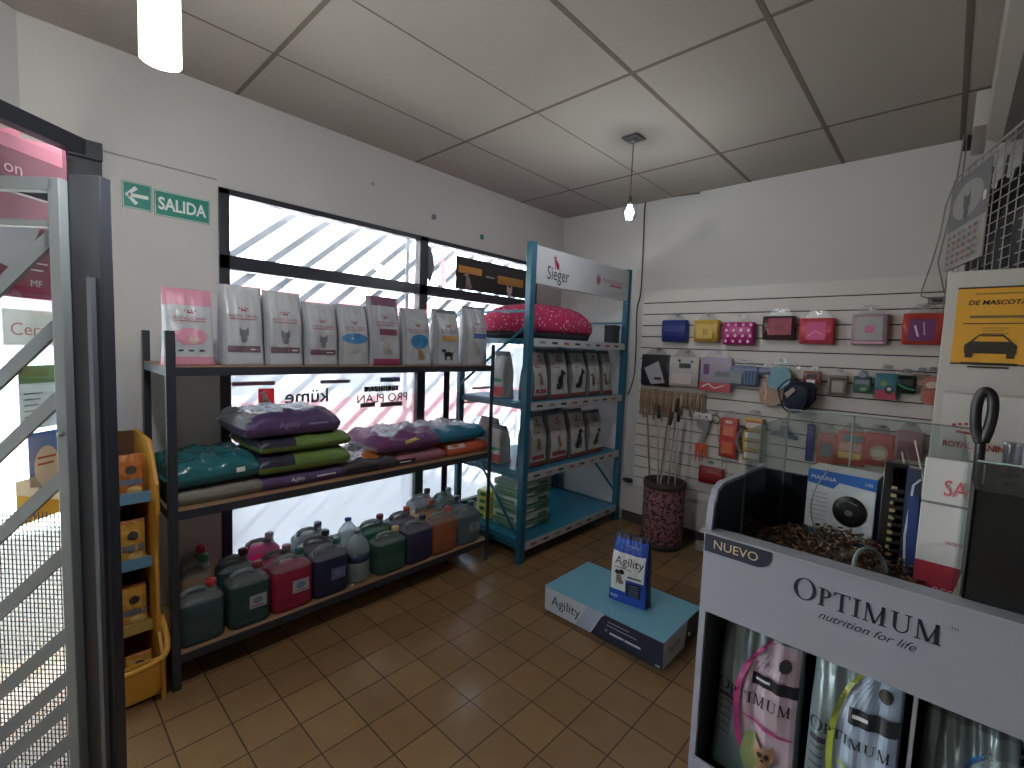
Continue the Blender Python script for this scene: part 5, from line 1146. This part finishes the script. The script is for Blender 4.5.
# brushes / packs standing between box and leaflet
def slab(name, label, cat, px0, py0, px1, py1, y, mt, dep=.012, tilt=0, marks=None, rough=None):
    a = AY(px0, py0, y); c = AY(px1, py1, y); w_ = c.x-a.x; h_ = a.z-(TZ+.001)
    t = thing(name, label, cat, (a.x, y, TZ+.002), rot=(0, tilt, 0))
    MB().box((0, 0, 0), (w_, dep, h_), mt).build('card', t, bevel=.0015)
    if marks: d = Decal(on_y(0), .001); marks(d, w_, h_); d.build('print', t)
    return t
slab('black_pack', 'tall black pack with small yellow upright lettering beside the pump box', 'pack', 885, 462, 899, 560, 1.30, mat('pack_black', (20, 22, 28), .3), .03, .0,
     lambda d, w, h: [d.rect(w*.38, h*(.2+.055*k), w*(.62 if k % 3 else .52), h*(.225+.055*k), P(150,140,85), 1, 1) for k in range(12)])
t = slab('comb_pack', 'blue combed pack with black ribs leaning in the tray', 'pack', 901, 468, 921, 560, 1.30, mat('pack_bluegrey', (45, 56, 84), .3), .015, -.05,
     lambda d, w, h: ([d.rect(w*.05, h*(.16+.065*k), w*.45, h*(.185+.065*k), P(25,28,38), 1, 1) for k in range(11)], d.strip([(w*.55, h*.06), (w*.52, h*.5), (w*.75, h*.88), (w*1.0, h*.93)], .004, P(190,195,205)), d.rect(w*.6, h*.1, w*.95, h*.8, P(40,62,128), 1, 1)))
for k, (p0, p1) in enumerate((((902, 452), (928, 590)), ((915, 440), (932, 520)))):
    t = MB().tube([AY(*p0, 1.44), AY(*p1, 1.33+.05*k)], .0022, mat('rod_pale', (175, 172, 160), .4), 6)
    tag(t.build('thin_rod'), ('long thin pale rod leaning across the comb pack', 'shorter thin pale rod behind the comb pack')[k], 'rod')
# white and red leaflet "SA"
t = slab('red_leaflet', 'white and red glossy leaflet lettered SA in a clear holder', 'leaflet', 926, 457, 974, 566, 1.25, mat('leaflet_white', (200, 197, 195), .3), .004, .0)
w_ = max(v.co.x for v in t.children[0].data.vertices); h_ = max(v.co.z for v in t.children[0].data.vertices)
d = Decal(on_y(0), .001); d.rect(0, h_*.12, w_, h_*.36, P(170,40,60), 4, 1); d.rect(0, h_*.72, w_, h_*.735, P(120,120,125), 2, 1); d.rect(0, 0, w_, h_*.12, P(120,90,95), 1, 1); d.build('red_band', t)
d = Decal(on_y(0), .002); d.text('SA', w_*.56, h_*.83, mat('sa_red', (205, 80, 90), .4), w=w_*.38, squeeze=1.5); d.text('NINIW', w_*.68, h_*.50, mutedr, w=w_*.4, mirror=True); d.text('eco', w_*.55, h_*.2, P(225,190,195), w=w_*.4); d.build('lettering', t)
slab('cream_card', 'small cream card at the foot of the red leaflet', 'card', 943, 562, 962, 590, 1.19, mat('cream_paper', (205, 200, 165), .6), .003, .2)
# dark tank with leash handle and glass
dt = mat('dark_plastic', (22, 23, 28), .35)
tx0 = AY(972, 480, 1.22).x; tzt = AY(1000, 486, 1.2).z
t = thing('dark_container', 'big black tinted container at the right end of the tray', 'container', (tx0, 1.125, TZ+.001))
b = MB(); W_, D_, H_ = .36, .33, tzt-TZ
b.box((0, 0, 0), (W_, D_, .006), dt); b.box((0, 0, 0), (.005, D_, H_), dt); b.box((W_-.005, 0, 0), (W_, D_, H_), dt); b.box((0, 0, 0), (W_, .005, H_), dt); b.box((0, D_-.005, 0), (W_, D_, H_), dt); b.build('box_body', t, bevel=.001)
MB().box((.008, .008, .02), (W_-.008, D_-.008, H_-.012), mat('dark_granules', (30, 28, 28), .9, bump=(90, .8))).build('filling', t)
zr = tzt+.05
b = MB(); b.tube([(0, .0, zr-TZ), (W_, 0, zr-TZ)], .0018, egm, 6); b.box((0, 0, H_), (W_, .003, zr-TZ), acr); b.build('clear_collar', t)
lm = mat('leash_black', (30, 26, 32), .45)
t = thing('leash_handle', 'black padded leash handle loop standing up from the dark container', 'leash', (0,0,0)); yy = 1.22
MB().tube(smooth([AY(*p, yy) for p in ((980, 443), (976, 430), (976, 412), (979, 398), (985, 391), (992, 396), (993, 410), (989, 428), (983, 442))]), .0085, lm, 10, False).build('loop', t)
MB().tube(smooth([AY(*p, yy) for p in ((981, 438), (979, 460), (976, 485), (975, 505))], 3), .0075, lm, 8).build('strap', t)
t = thing('glass_tumbler', 'clear cylindrical glass tumbler standing on the dark container', 'glass', (0,0,0)); q = AY(1007, 500, 1.30); t.location = (q.x, 1.30, tzt-.011)
rr = (AY(1018, 460, 1.3).x-AY(997, 460, 1.3).x)/2; ht = AY(1007, 442, 1.3).z-tzt+.011
MB().lathe([(0, 0), (rr*.95, 0), (rr, .01), (rr, ht*.93), (rr*1.12, ht), (rr*1.0, ht), (rr*.9, ht*.93), (rr*.88, .015), (0, .012)], glass('tumbler_glass', (.85, .86, .9), .15, .7), n=28).build('tumbler_wall', t)

# ------------------------------------------------------------------ counter behind the stand with bag, board, grid
t = thing('counter', 'plain white counter behind the display stand', 'counter', (-.03, 1.62, 0))
MB().box((0, 0, 0), (1.5, .70, .92), mat('counter_white', (170, 166, 160), .6)).build('body', t, bevel=.003); MB().box((-.01, -.01, .92), (1.51, .71, .945), mat('counter_top', (150, 146, 140), .4)).build('top', t, bevel=.003)
# paper shopping bag
by = 1.72; a = AY(944, 393, by); c = AY(1060, 400, by); hb = a.z-.947; wb = .32
t = thing('paper_carrier_bag', 'large white paper carrier with red crown and ROYAL CANIN lettering', 'bag', (a.x-.0, by, .947), 0)
pb = mat('carrier_paper', (205, 198, 192), .55, bump=(6, .25))
b = MB(); D_ = .13
b.prism([(0, 0), (D_, 0), (D_, hb), (D_*.5, hb-.01), (0, hb)], 'x', 0, wb, pb); b.build('paper_body', t)
d = Decal(on_y(0), .0015); rc = mat('rc_red', (195, 40, 55), .5)
x0 = AY(943, 440, by).x-a.x; x1 = AY(1004, 452, by).x-a.x; zz = AY(965, 443, by).z-.947
d.text('ROYAL CANIN', (x0+x1)/2, zz-.006, rc, w=(x1-x0), squeeze=1.3, bold=.02); cxr = x0+(x1-x0)*.46; zr = zz+.035
for q, hh in ((-.05, .012), (-.034, .016), (-.017, .019), (0, .02), (.017, .019), (.034, .016), (.05, .012)): d.rect(cxr+q*.7-.0035, zr+hh*.7, cxr+q*.7+.0035, zr+hh*.7+.006, rc, 1, 1)
for q in (-.028, -.01, .01, .028): d.rect(cxr+q*.7-.003, zr+.002, cxr+q*.7+.003, zr+.007, rc, 1, 1)
d.strip([(cxr-.03, zr-.006), (cxr, zr-.009), (cxr+.03, zr-.006)], .006, rc); d.build('lettering', t)
# upright white board with yellow poster
by = 2.0; a = AY(950.5, 272, by); c = AY(1024, 265, by)
t = thing('white_board', 'upright white board standing on the counter with the yellow poster', 'board', (a.x-.004, by, .947))
wbm = mat('board_white', (182, 178, 172), .55)
MB().box((0, 0, 0), (.60, .02, a.z-.947), wbm).build('panel', t, bevel=.002)
zb = AY(940, 395, by).z-.947
p0 = AY(958.6, 288, by); p1 = AY(1024, 283, by); p2 = AY(953.5, 364, by)
t = thing('yellow_poster', 'yellow notice lettered DE MASCOTAS with a car drawing', 'poster', (p0.x, by-.002, p2.z))
PWd, PHt = .20, p0.z-p2.z; ye = mat('poster_yellow', (215, 150, 25), .5); bk = mat('poster_black', (48, 40, 32), .5)
MB().box((0, -.002, 0), (PWd, .001, PHt), ye).build('sheet', t)
d = Decal(on_y(-.002), .0008); d.rect(0, PHt-.005, PWd, PHt, bk, 2, 1); d.rect(0, 0, PWd, .005, bk, 2, 1)
x0 = AY(969, 305, by).x-p0.x; x1 = .158
d.text('DE MASCOTAS', (x0+x1)/2, PHt*.80, bk, w=x1-x0, squeeze=1.0, bold=.02, slant=.15); yd = P(150,105,25)
d.rect(x0+.012, PHt*.90, x1-.02, PHt*.92, yd, 1, 1); d.rect(x0+.005, PHt*.60, x1-.01, PHt*.635, P(120,95,50), 1, 1); d.rect(x0-.008, PHt*.525, PWd-.015, PHt*.537, bk, 1, 1)
for k in range(4): d.rect(x0+.035, PHt*(.47-.035*k), x0+.035+.055-.008*(k % 2), PHt*(.478-.035*k), P(120,85,30), 1, 1)
cx = x0+.055; cz = PHt*.22; s = .055
d.poly([(cx-s, cz-.3*s), (cx+s, cz-.3*s), (cx+s, cz+.15*s), (cx+.8*s, cz+.35*s), (cx-.8*s, cz+.35*s), (cx-s, cz+.15*s)], bk)
d.strip([(cx-.75*s, cz+.35*s), (cx-.45*s, cz+.7*s), (cx+.45*s, cz+.7*s), (cx+.75*s, cz+.35*s)], .004, bk); d.rect(cx-.95*s, cz-.55*s, cx-.65*s, cz-.3*s, bk, 1, 1); d.rect(cx+.65*s, cz-.55*s, cx+.95*s, cz-.3*s, bk, 1, 1)
d.rect(cx-1.1*s, cz-.9*s, cx+1.1*s, cz-.8*s, bk, 1, 1); d.rect(cx-.8*s, cz-1.1*s, cx+.8*s, cz-1.0*s, bk, 1, 1); d.build('lettering', t)
d = Decal(on_y(-.002), .0016); d.ell(cx-.75*s, cz+.05*s, .007, .005, ye); d.ell(cx+.75*s, cz+.05*s, .007, .005, ye); d.rect(cx-.4*s, cz-.05*s, cx+.4*s, cz+.04*s, ye, 1, 1); d.build('car_lights', t)

# wire grid with calendar and dark brushes, turned a little towards the camera
GA = math.radians(26.5)                                  # heading relative to the camera's forward
gdv = (fw*math.cos(GA)+rt*math.sin(GA)).normalized()      # away from the camera
G0d = 2.55
d0 = ray(948, 260); d0 = d0*(G0d/(d0.x*fw.x+d0.y*fw.y)); far = Vector((d0.x, d0.y, 0))
def gpt(px, py, off=0):
    n = Vector((gdv.y, -gdv.x, 0)); d = ray(px, py); q = far+n*off; k = q.dot(n)/d.dot(n); p = d*k; return Vector((p.x, p.y, p.z+EYE))
near = gpt(1024, 200); gl_ = 1.15
zt_g = gpt(976, 162).z; zc_g = gpt(950, 271).z; zb_g = zc_g-.22
wire = mat('grid_wire', (150, 146, 142), .4)
t = thing('wire_grid', 'white wire display grid above the white board', 'wire grid', (0,0,0))
nearp = far-gdv*gl_
b = MB()
for zz in [zt_g, zt_g-.03]+[zb_g+.045*k for k in range(int((zt_g-.06-zb_g)/.045)+1)]: b.tube([far+Vector((0,0,zz)), nearp+Vector((0,0,zz))], .0022 if zz < zt_g-.001 else .0045, wire, 6)
b.build('cross_wire', t)
b = MB()
for k in range(16):
    q = far-gdv*(.008+k*.075); b.tube([q+Vector((0,0,zb_g-.0)), q+Vector((0,0,zt_g))], .0032 if k in (0,) else .0026, wire, 6)
b.build('upright_wire', t)
# calendar on the far end
nrm = Vector((gdv.y, -gdv.x, 0))
if nrm.dot(-far) < 0: nrm = -nrm
ca = gpt(947, 200); cb = gpt(979, 200); cw = (cb-ca).length
ang = math.atan2(-gdv.y, -gdv.x)
t = thing('wall_calendar', 'grey wall calendar with animal picture hanging on the wire grid', 'calendar', far+nrm*.010+Vector((0,0,zc_g+.003)), ang)
chh = zt_g-zc_g-.055
sgn = 1 if (Matrix.Rotation(ang, 3, 'Z')@Vector((0,-1,0))).dot(nrm) > 0 else -1
MB().box((0, -.003, 0), (cw*1.0, .003, chh), mat('calendar_sheet', (150, 146, 138), .6)).build('sheet', t)
cf = lambda x, z, o: Vector((x, -sgn*(.003+o), z))
d = Decal(cf, .001); d.rect(0, chh*.45, cw, chh, mat('calendar_photo', (105, 105, 106), .6), 2, 2); d.build('photo', t)
d = Decal(cf, .002); d.ell(cw*.5, chh*.72, cw*.4, chh*.2, P(135,135,132)); d.build('picture', t)
d = Decal(cf, .003); animal(d, cw*.5, chh*.68, chh*.22, P(62,62,66), 'cat')
cc = [P(120,70,75), P(60,100,95), P(150,60,60), P(60,75,90)]
for i in range(6):
    for j in range(5): d.rect(cw*(.08+.15*i), chh*(.05+.075*j), cw*(.15+.15*i), chh*(.085+.075*j), cc[(i*3+j) % 4], 1, 1)
d.build('print', t)
# dark bristly brushes hanging behind the grid
dkb = mat('bristle_dark', (22, 22, 26), .7); 
for k in range(5):
    s = .27+k*.145; base = far-gdv*s-nrm*.045+Vector((0,0,zb_g+.02))
    t = thing('hanging_brush', ('dark bristly brush hanging behind the wire grid, nearest the calendar', 'second dark bristly brush from the calendar behind the wire grid', 'middle one of the five dark brushes behind the wire grid', 'fourth dark bristly brush from the calendar behind the wire grid', 'dark bristly brush behind the wire grid, farthest from the calendar')[k], 'brush', base, ang, 'dark brushes behind the wire grid')
    hgt = zt_g-zb_g-.17
    MB().tube([(0, 0, 0), (.0, 0, hgt*.5), (.01, 0, hgt)], [.05, .055, .02], dkb, 10).build('bristle_core', t)
    b = MB(); random.seed(k)
    for q in range(60):
        z = random.random()*hgt*.95; a_ = random.random()*2*PI; ln = .055+random.random()*.02
        b.tube([(0, 0, z), (ln*math.cos(a_), ln*math.sin(a_)*.8, z-.02+random.random()*.03)], [.006, .0015], dkb, 4)
    o = b.build('bristles', t); o['kind'] = 'stuff'
    MB().tube([(.01, 0, hgt), (.01, 0, hgt+.06), (.02, 0, hgt+.10)], .005, mat('brush_handle', (60, 62, 68), .4), 6).build('handle', t)
t = MB().box((-.012, -.004, -.02), (.014, .004, .02), mat('white_tag', (200, 198, 190), .5)).build('white_tag', loc=gpt(989, 194, 0)+nrm*.012, rz=ang, bevel=.001); tag(t, 'small white tag clipped to the wire grid beside the calendar', 'tag')
# hanging cords at the right end of the back wall
cm = mat('cord_pale', (140, 130, 115), .7)
t = MB().tube([AY(*p, 3.93) for p in ((966, 121), (962, 150), (957, 178), (946, 205), (940, 235), (932, 262), (922, 290), (921, 296), (930, 299))], .005, cm, 6); tag(t.build('power_cable'), 'pale cord hanging from the ceiling corner down to the slat panel', 'cord')
t = MB().tube([AY(*p, 3.95) for p in ((968, 120), (966, 150), (962, 180), (950, 215), (938, 262), (944, 292))], .0045, cm, 6); tag(t.build('power_cable'), 'second pale cord hanging behind the first from the ceiling corner', 'cord')
t = MB().tube([AY(*p, 3.97) for p in ((968, 117), (969, 135), (967, 150))], .022, mat('dark_hose', (50, 48, 46), .7), 8); tag(t.build('pipe_insulation'), 'short dark pipe stub where back wall meets the ceiling unit', 'pipe')
# ceiling box on the right
zc = AY(986, 140, 3.30)
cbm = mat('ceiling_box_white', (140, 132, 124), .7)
t = thing('ceiling_unit', 'long white boxed unit under the ceiling at the top right', 'ceiling unit', (0,0,0))
b = MB(); b.prism([(.045, zc.z), (.10, zc.z-.03), (.62, zc.z-.03), (.62, ZC-.001), (.045, ZC-.001)], 'y', -.6, 3.30, cbm); b.build('casing', t, bevel=.004)
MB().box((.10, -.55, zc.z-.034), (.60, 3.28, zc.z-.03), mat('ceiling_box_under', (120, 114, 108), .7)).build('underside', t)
b = MB(); b.box((-.005, 3.30, 2.80), (.05, 3.75, 2.97), mat('cable_box', (175, 168, 160), .6)); tag(b.build('cable_box', bevel=.003), 'small white cable box behind the ceiling unit', 'box')

# ------------------------------------------------------------------ yellow snack stand by the door
yl = mat('stand_yellow', (205, 140, 30), .45); lb_ = mat('stand_label_blue', (95, 150, 185), .45)
YX0, YX1, YY0, YY1 = -3.0, -2.62, .15, .42
KZ = AX(138, 441, -2.62).z/1.30
t = thing('snack_stand', 'yellow snack display stand with blue label strips beside the door', 'display stand', (0,0,0))
def side(y0, y1):
    pr = [(-3.0, 0), (-2.42, 0), (-2.42, .20), (-2.50, .28), (-2.52, .75), (-2.47, .95), (-2.48, 1.10), (-2.56, 1.22), (-2.62, 1.30), (-3.0, 1.30)]
    i = [(p, q*(KZ if q > .3 else 1)) for p, q in pr]; return MB().prism(i, 'y', y0, y1, yl)
side(YY1-.015, YY1).build('side_panel', t, bevel=.003); side(YY0, YY0+.015).build('side_panel', t, bevel=.003)
MB().box((YX0, YY0+.015, 0), (YX0+.012, YY1-.015, 1.30*KZ-.01), mat('stand_back_brown', (95, 62, 40), .6)).build('back_panel', t)
top = AX(104, 388, -2.98)
MB().box((-2.986, YY0-.02, 1.30*KZ-.05), (-2.972, AX(116, 410, -2.975).y, top.z), mat('header_blue', (75, 115, 150), .5)).build('header_card', t, bevel=.002)
shz = []
for px, py in ((125, 498), (125, 565), (127, 630)):
    shz.append(AX(px, py, -2.60).z)
shz = sorted(shz)+[.16]
for z in shz[:3]:
    MB().box((-2.99, YY0+.015, z-.03), (-2.60, YY1-.015, z-.02), yl).build('shelf', t)
    MB().box((-2.602, YY0+.015, z-.032), (-2.594, YY1-.015, z+.018), lb_ if z != shz[0] else mat('stand_label_pale', (190, 160, 80), .45)).build('label_strip', t, bevel=.001)
b = MB(); b.box((-2.99, YY0+.015, .02), (-2.45, YY1-.015, .05), yl); b.box((-2.46, YY0+.015, .02), (-2.445, YY1-.015, .19), yl); b.build('bottom_bin', t, bevel=.003)
b = MB(); b.tube(smooth([(-2.50, YY0-.02, .22), (-2.38, YY0+.02, .22), (-2.345, .28, .22), (-2.37, YY1-.02, .23), (-2.43, YY1+.008, .27), (-2.54, YY1+.008, .33)]), .012, yl, 8); b.build('basket_ring', t)
ys = mat('snack_yellow', (210, 150, 45), .3, bump=(16, .5)); og = mat('snack_orange', (190, 105, 40), .3, bump=(16, .5))
for si, z in enumerate(shz[:3]+[.08]):
    zz = z-.0195 if si < 3 else .0505
    for k in range(2):
        hh = .20 if si < 3 else .13
        sh = BagShape(.10, hh, .05, seed=si*3+k, top=.95)
        nm = ['lowest shelf', 'middle shelf', 'top shelf', 'bottom bin'][si]; wh = ['nearest the door', 'nearest the rack'][k]
        tt = stand_bag('snack_bag', 'yellow snack bag on the %s of the yellow stand, %s' % (nm, wh), 'bag', 'snack bags on the yellow stand', (-2.66 if si < 3 else -2.56, YY0+.075+k*.12, zz), PI/2, sh, ys if (si+k) % 3 else og, [(.93, 1, og), (0, .06, og)])
        d = Decal(sh.front, .0012); d.ell(0, hh*.66, .02, .02, P(70,65,60)); d.rect(-.04, hh*.32, .04, hh*.46, P(110,120,140), 4, 1); d.ell(.01, hh*.2, .028, .018, P(225,190,110)); d.build('print', tt)

# ------------------------------------------------------------------ lamps
def pxl(px, py, x): return AX(px, py, x)
lx = -1.60
q0 = AX(139, 66, lx); q1 = AX(182, 70, lx); r = (q1.y-q0.y)/2*.98; cy = (q0.y+q1.y)/2; zl = (q0.z+q1.z)/2+.015
t = thing('pendant_tube_lamp', 'glowing frosted glass tube pendant lamp at the top left', 'lamp', (lx, cy, zl))
tubem = mat('frosted_tube', (235, 240, 215), .3, trans=.6, clear=.35)
gm = bpy.data.materials.new('tube_glow'); gm.use_nodes = True; p = gm.node_tree.nodes['Principled BSDF']; p.inputs['Base Color'].default_value = (.8,.85,.7,1); p.inputs['Emission Color'].default_value = (.90, 1, .74, 1); p.inputs['Emission Strength'].default_value = 4
MB().lathe([(r, 0), (r*1.02, .004), (r, .36), (r*.93, .36), (r*.93, .004), (r, 0)], tubem, n=36, cap0=False, cap1=False).build('glass_tube', t)
MB().lathe([(0, .085), (r*.45, .09), (r*.62, .12), (r*.62, .30), (r*.4, .34), (0, .34)], gm, n=24).build('bulb', t)
MB().lathe([(r*1.03, .355), (r*1.03, .375), (.01, .385), (.006, ZC-zl-.02), (.05, ZC-zl-.02), (.05, ZC-zl-.001), (0, ZC-zl-.001)], mat('lamp_chrome', (150, 150, 150), .3, metal=.8), n=24).build('cap_and_stem', t)
# small hanging bulb
pc = AZ(636.5, 138, ZC-.01); bq = AY(629.5, 213, pc.y)
t = thing('pendant_bulb_lamp', 'bare lit bulb in clear glass hanging on a thin cord from a square plate', 'lamp', (pc.x-.02, pc.y, 0))
bx = 0
pm = mat('plate_grey', (95, 98, 95), .4, metal=.5)
MB().box((-.055, -.055, ZC-.014), (.055, .055, ZC-.004), pm).build('ceiling_plate', t, rz=.0, bevel=.002)
MB().lathe([(.012, ZC-.014), (.010, ZC-.03), (0, ZC-.032)], chrome, n=14).build('cord_grip', t)
zb_ = AY(629.5, 213, pc.y).z
MB().tube([(0, 0, ZC-.03), (0, 0, zb_+.10)], .0035, mat('cord_grey', (70, 70, 72), .6), 6).build('cord', t)
MB().lathe([(0, zb_+.105), (.011, zb_+.10), (.013, zb_+.06), (.016, zb_+.05)], pm, n=16, cap1=False).build('socket', t)
MB().lathe([(.014, zb_+.065), (.034, zb_+.05), (.046, zb_+.02), (.046, zb_-.02), (.040, zb_-.035)], glass('bulb_shade', (.96, .98, 1), .12, .6), n=24, cap0=False, cap1=False).build('glass_shade', t)
em = bpy.data.materials.new('bulb_glow'); em.use_nodes = True; p = em.node_tree.nodes['Principled BSDF']; p.inputs['Emission Color'].default_value = (.85, .93, 1, 1); p.inputs['Emission Strength'].default_value = 14
MB().lathe([(0, zb_-.032), (.016, zb_-.028), (.027, zb_-.010), (.028, zb_+.005), (.018, zb_+.03), (.012, zb_+.05)], em, n=20, cap1=False).build('bulb', t)

# light of the lamps: the two in view and an unseen tube copy added for fill
def lamp_light(loc, e, c, r=.05): light('lamp_light', 'POINT', loc, e, c, shadow_soft_size=r)
lamp_light((lx, cy, zl-.06), 16, (.95, .97, 1)); lamp_light((pc.x-.02, pc.y, zb_-.09), 6, (.88, .94, 1), .04)
tube0 = [x for x in bpy.data.objects if x.name == 'pendant_tube_lamp'][0]
for x, y in ((-1.60, -1.5),):
    if x < 0: copy_tree(tube0, (x, y, zl), 0, 'tube pendant lamp added out of view behind the camera for fill light')
    if x < 0: lamp_light((x, y, zl-.06), 14, (1, .95, .88))
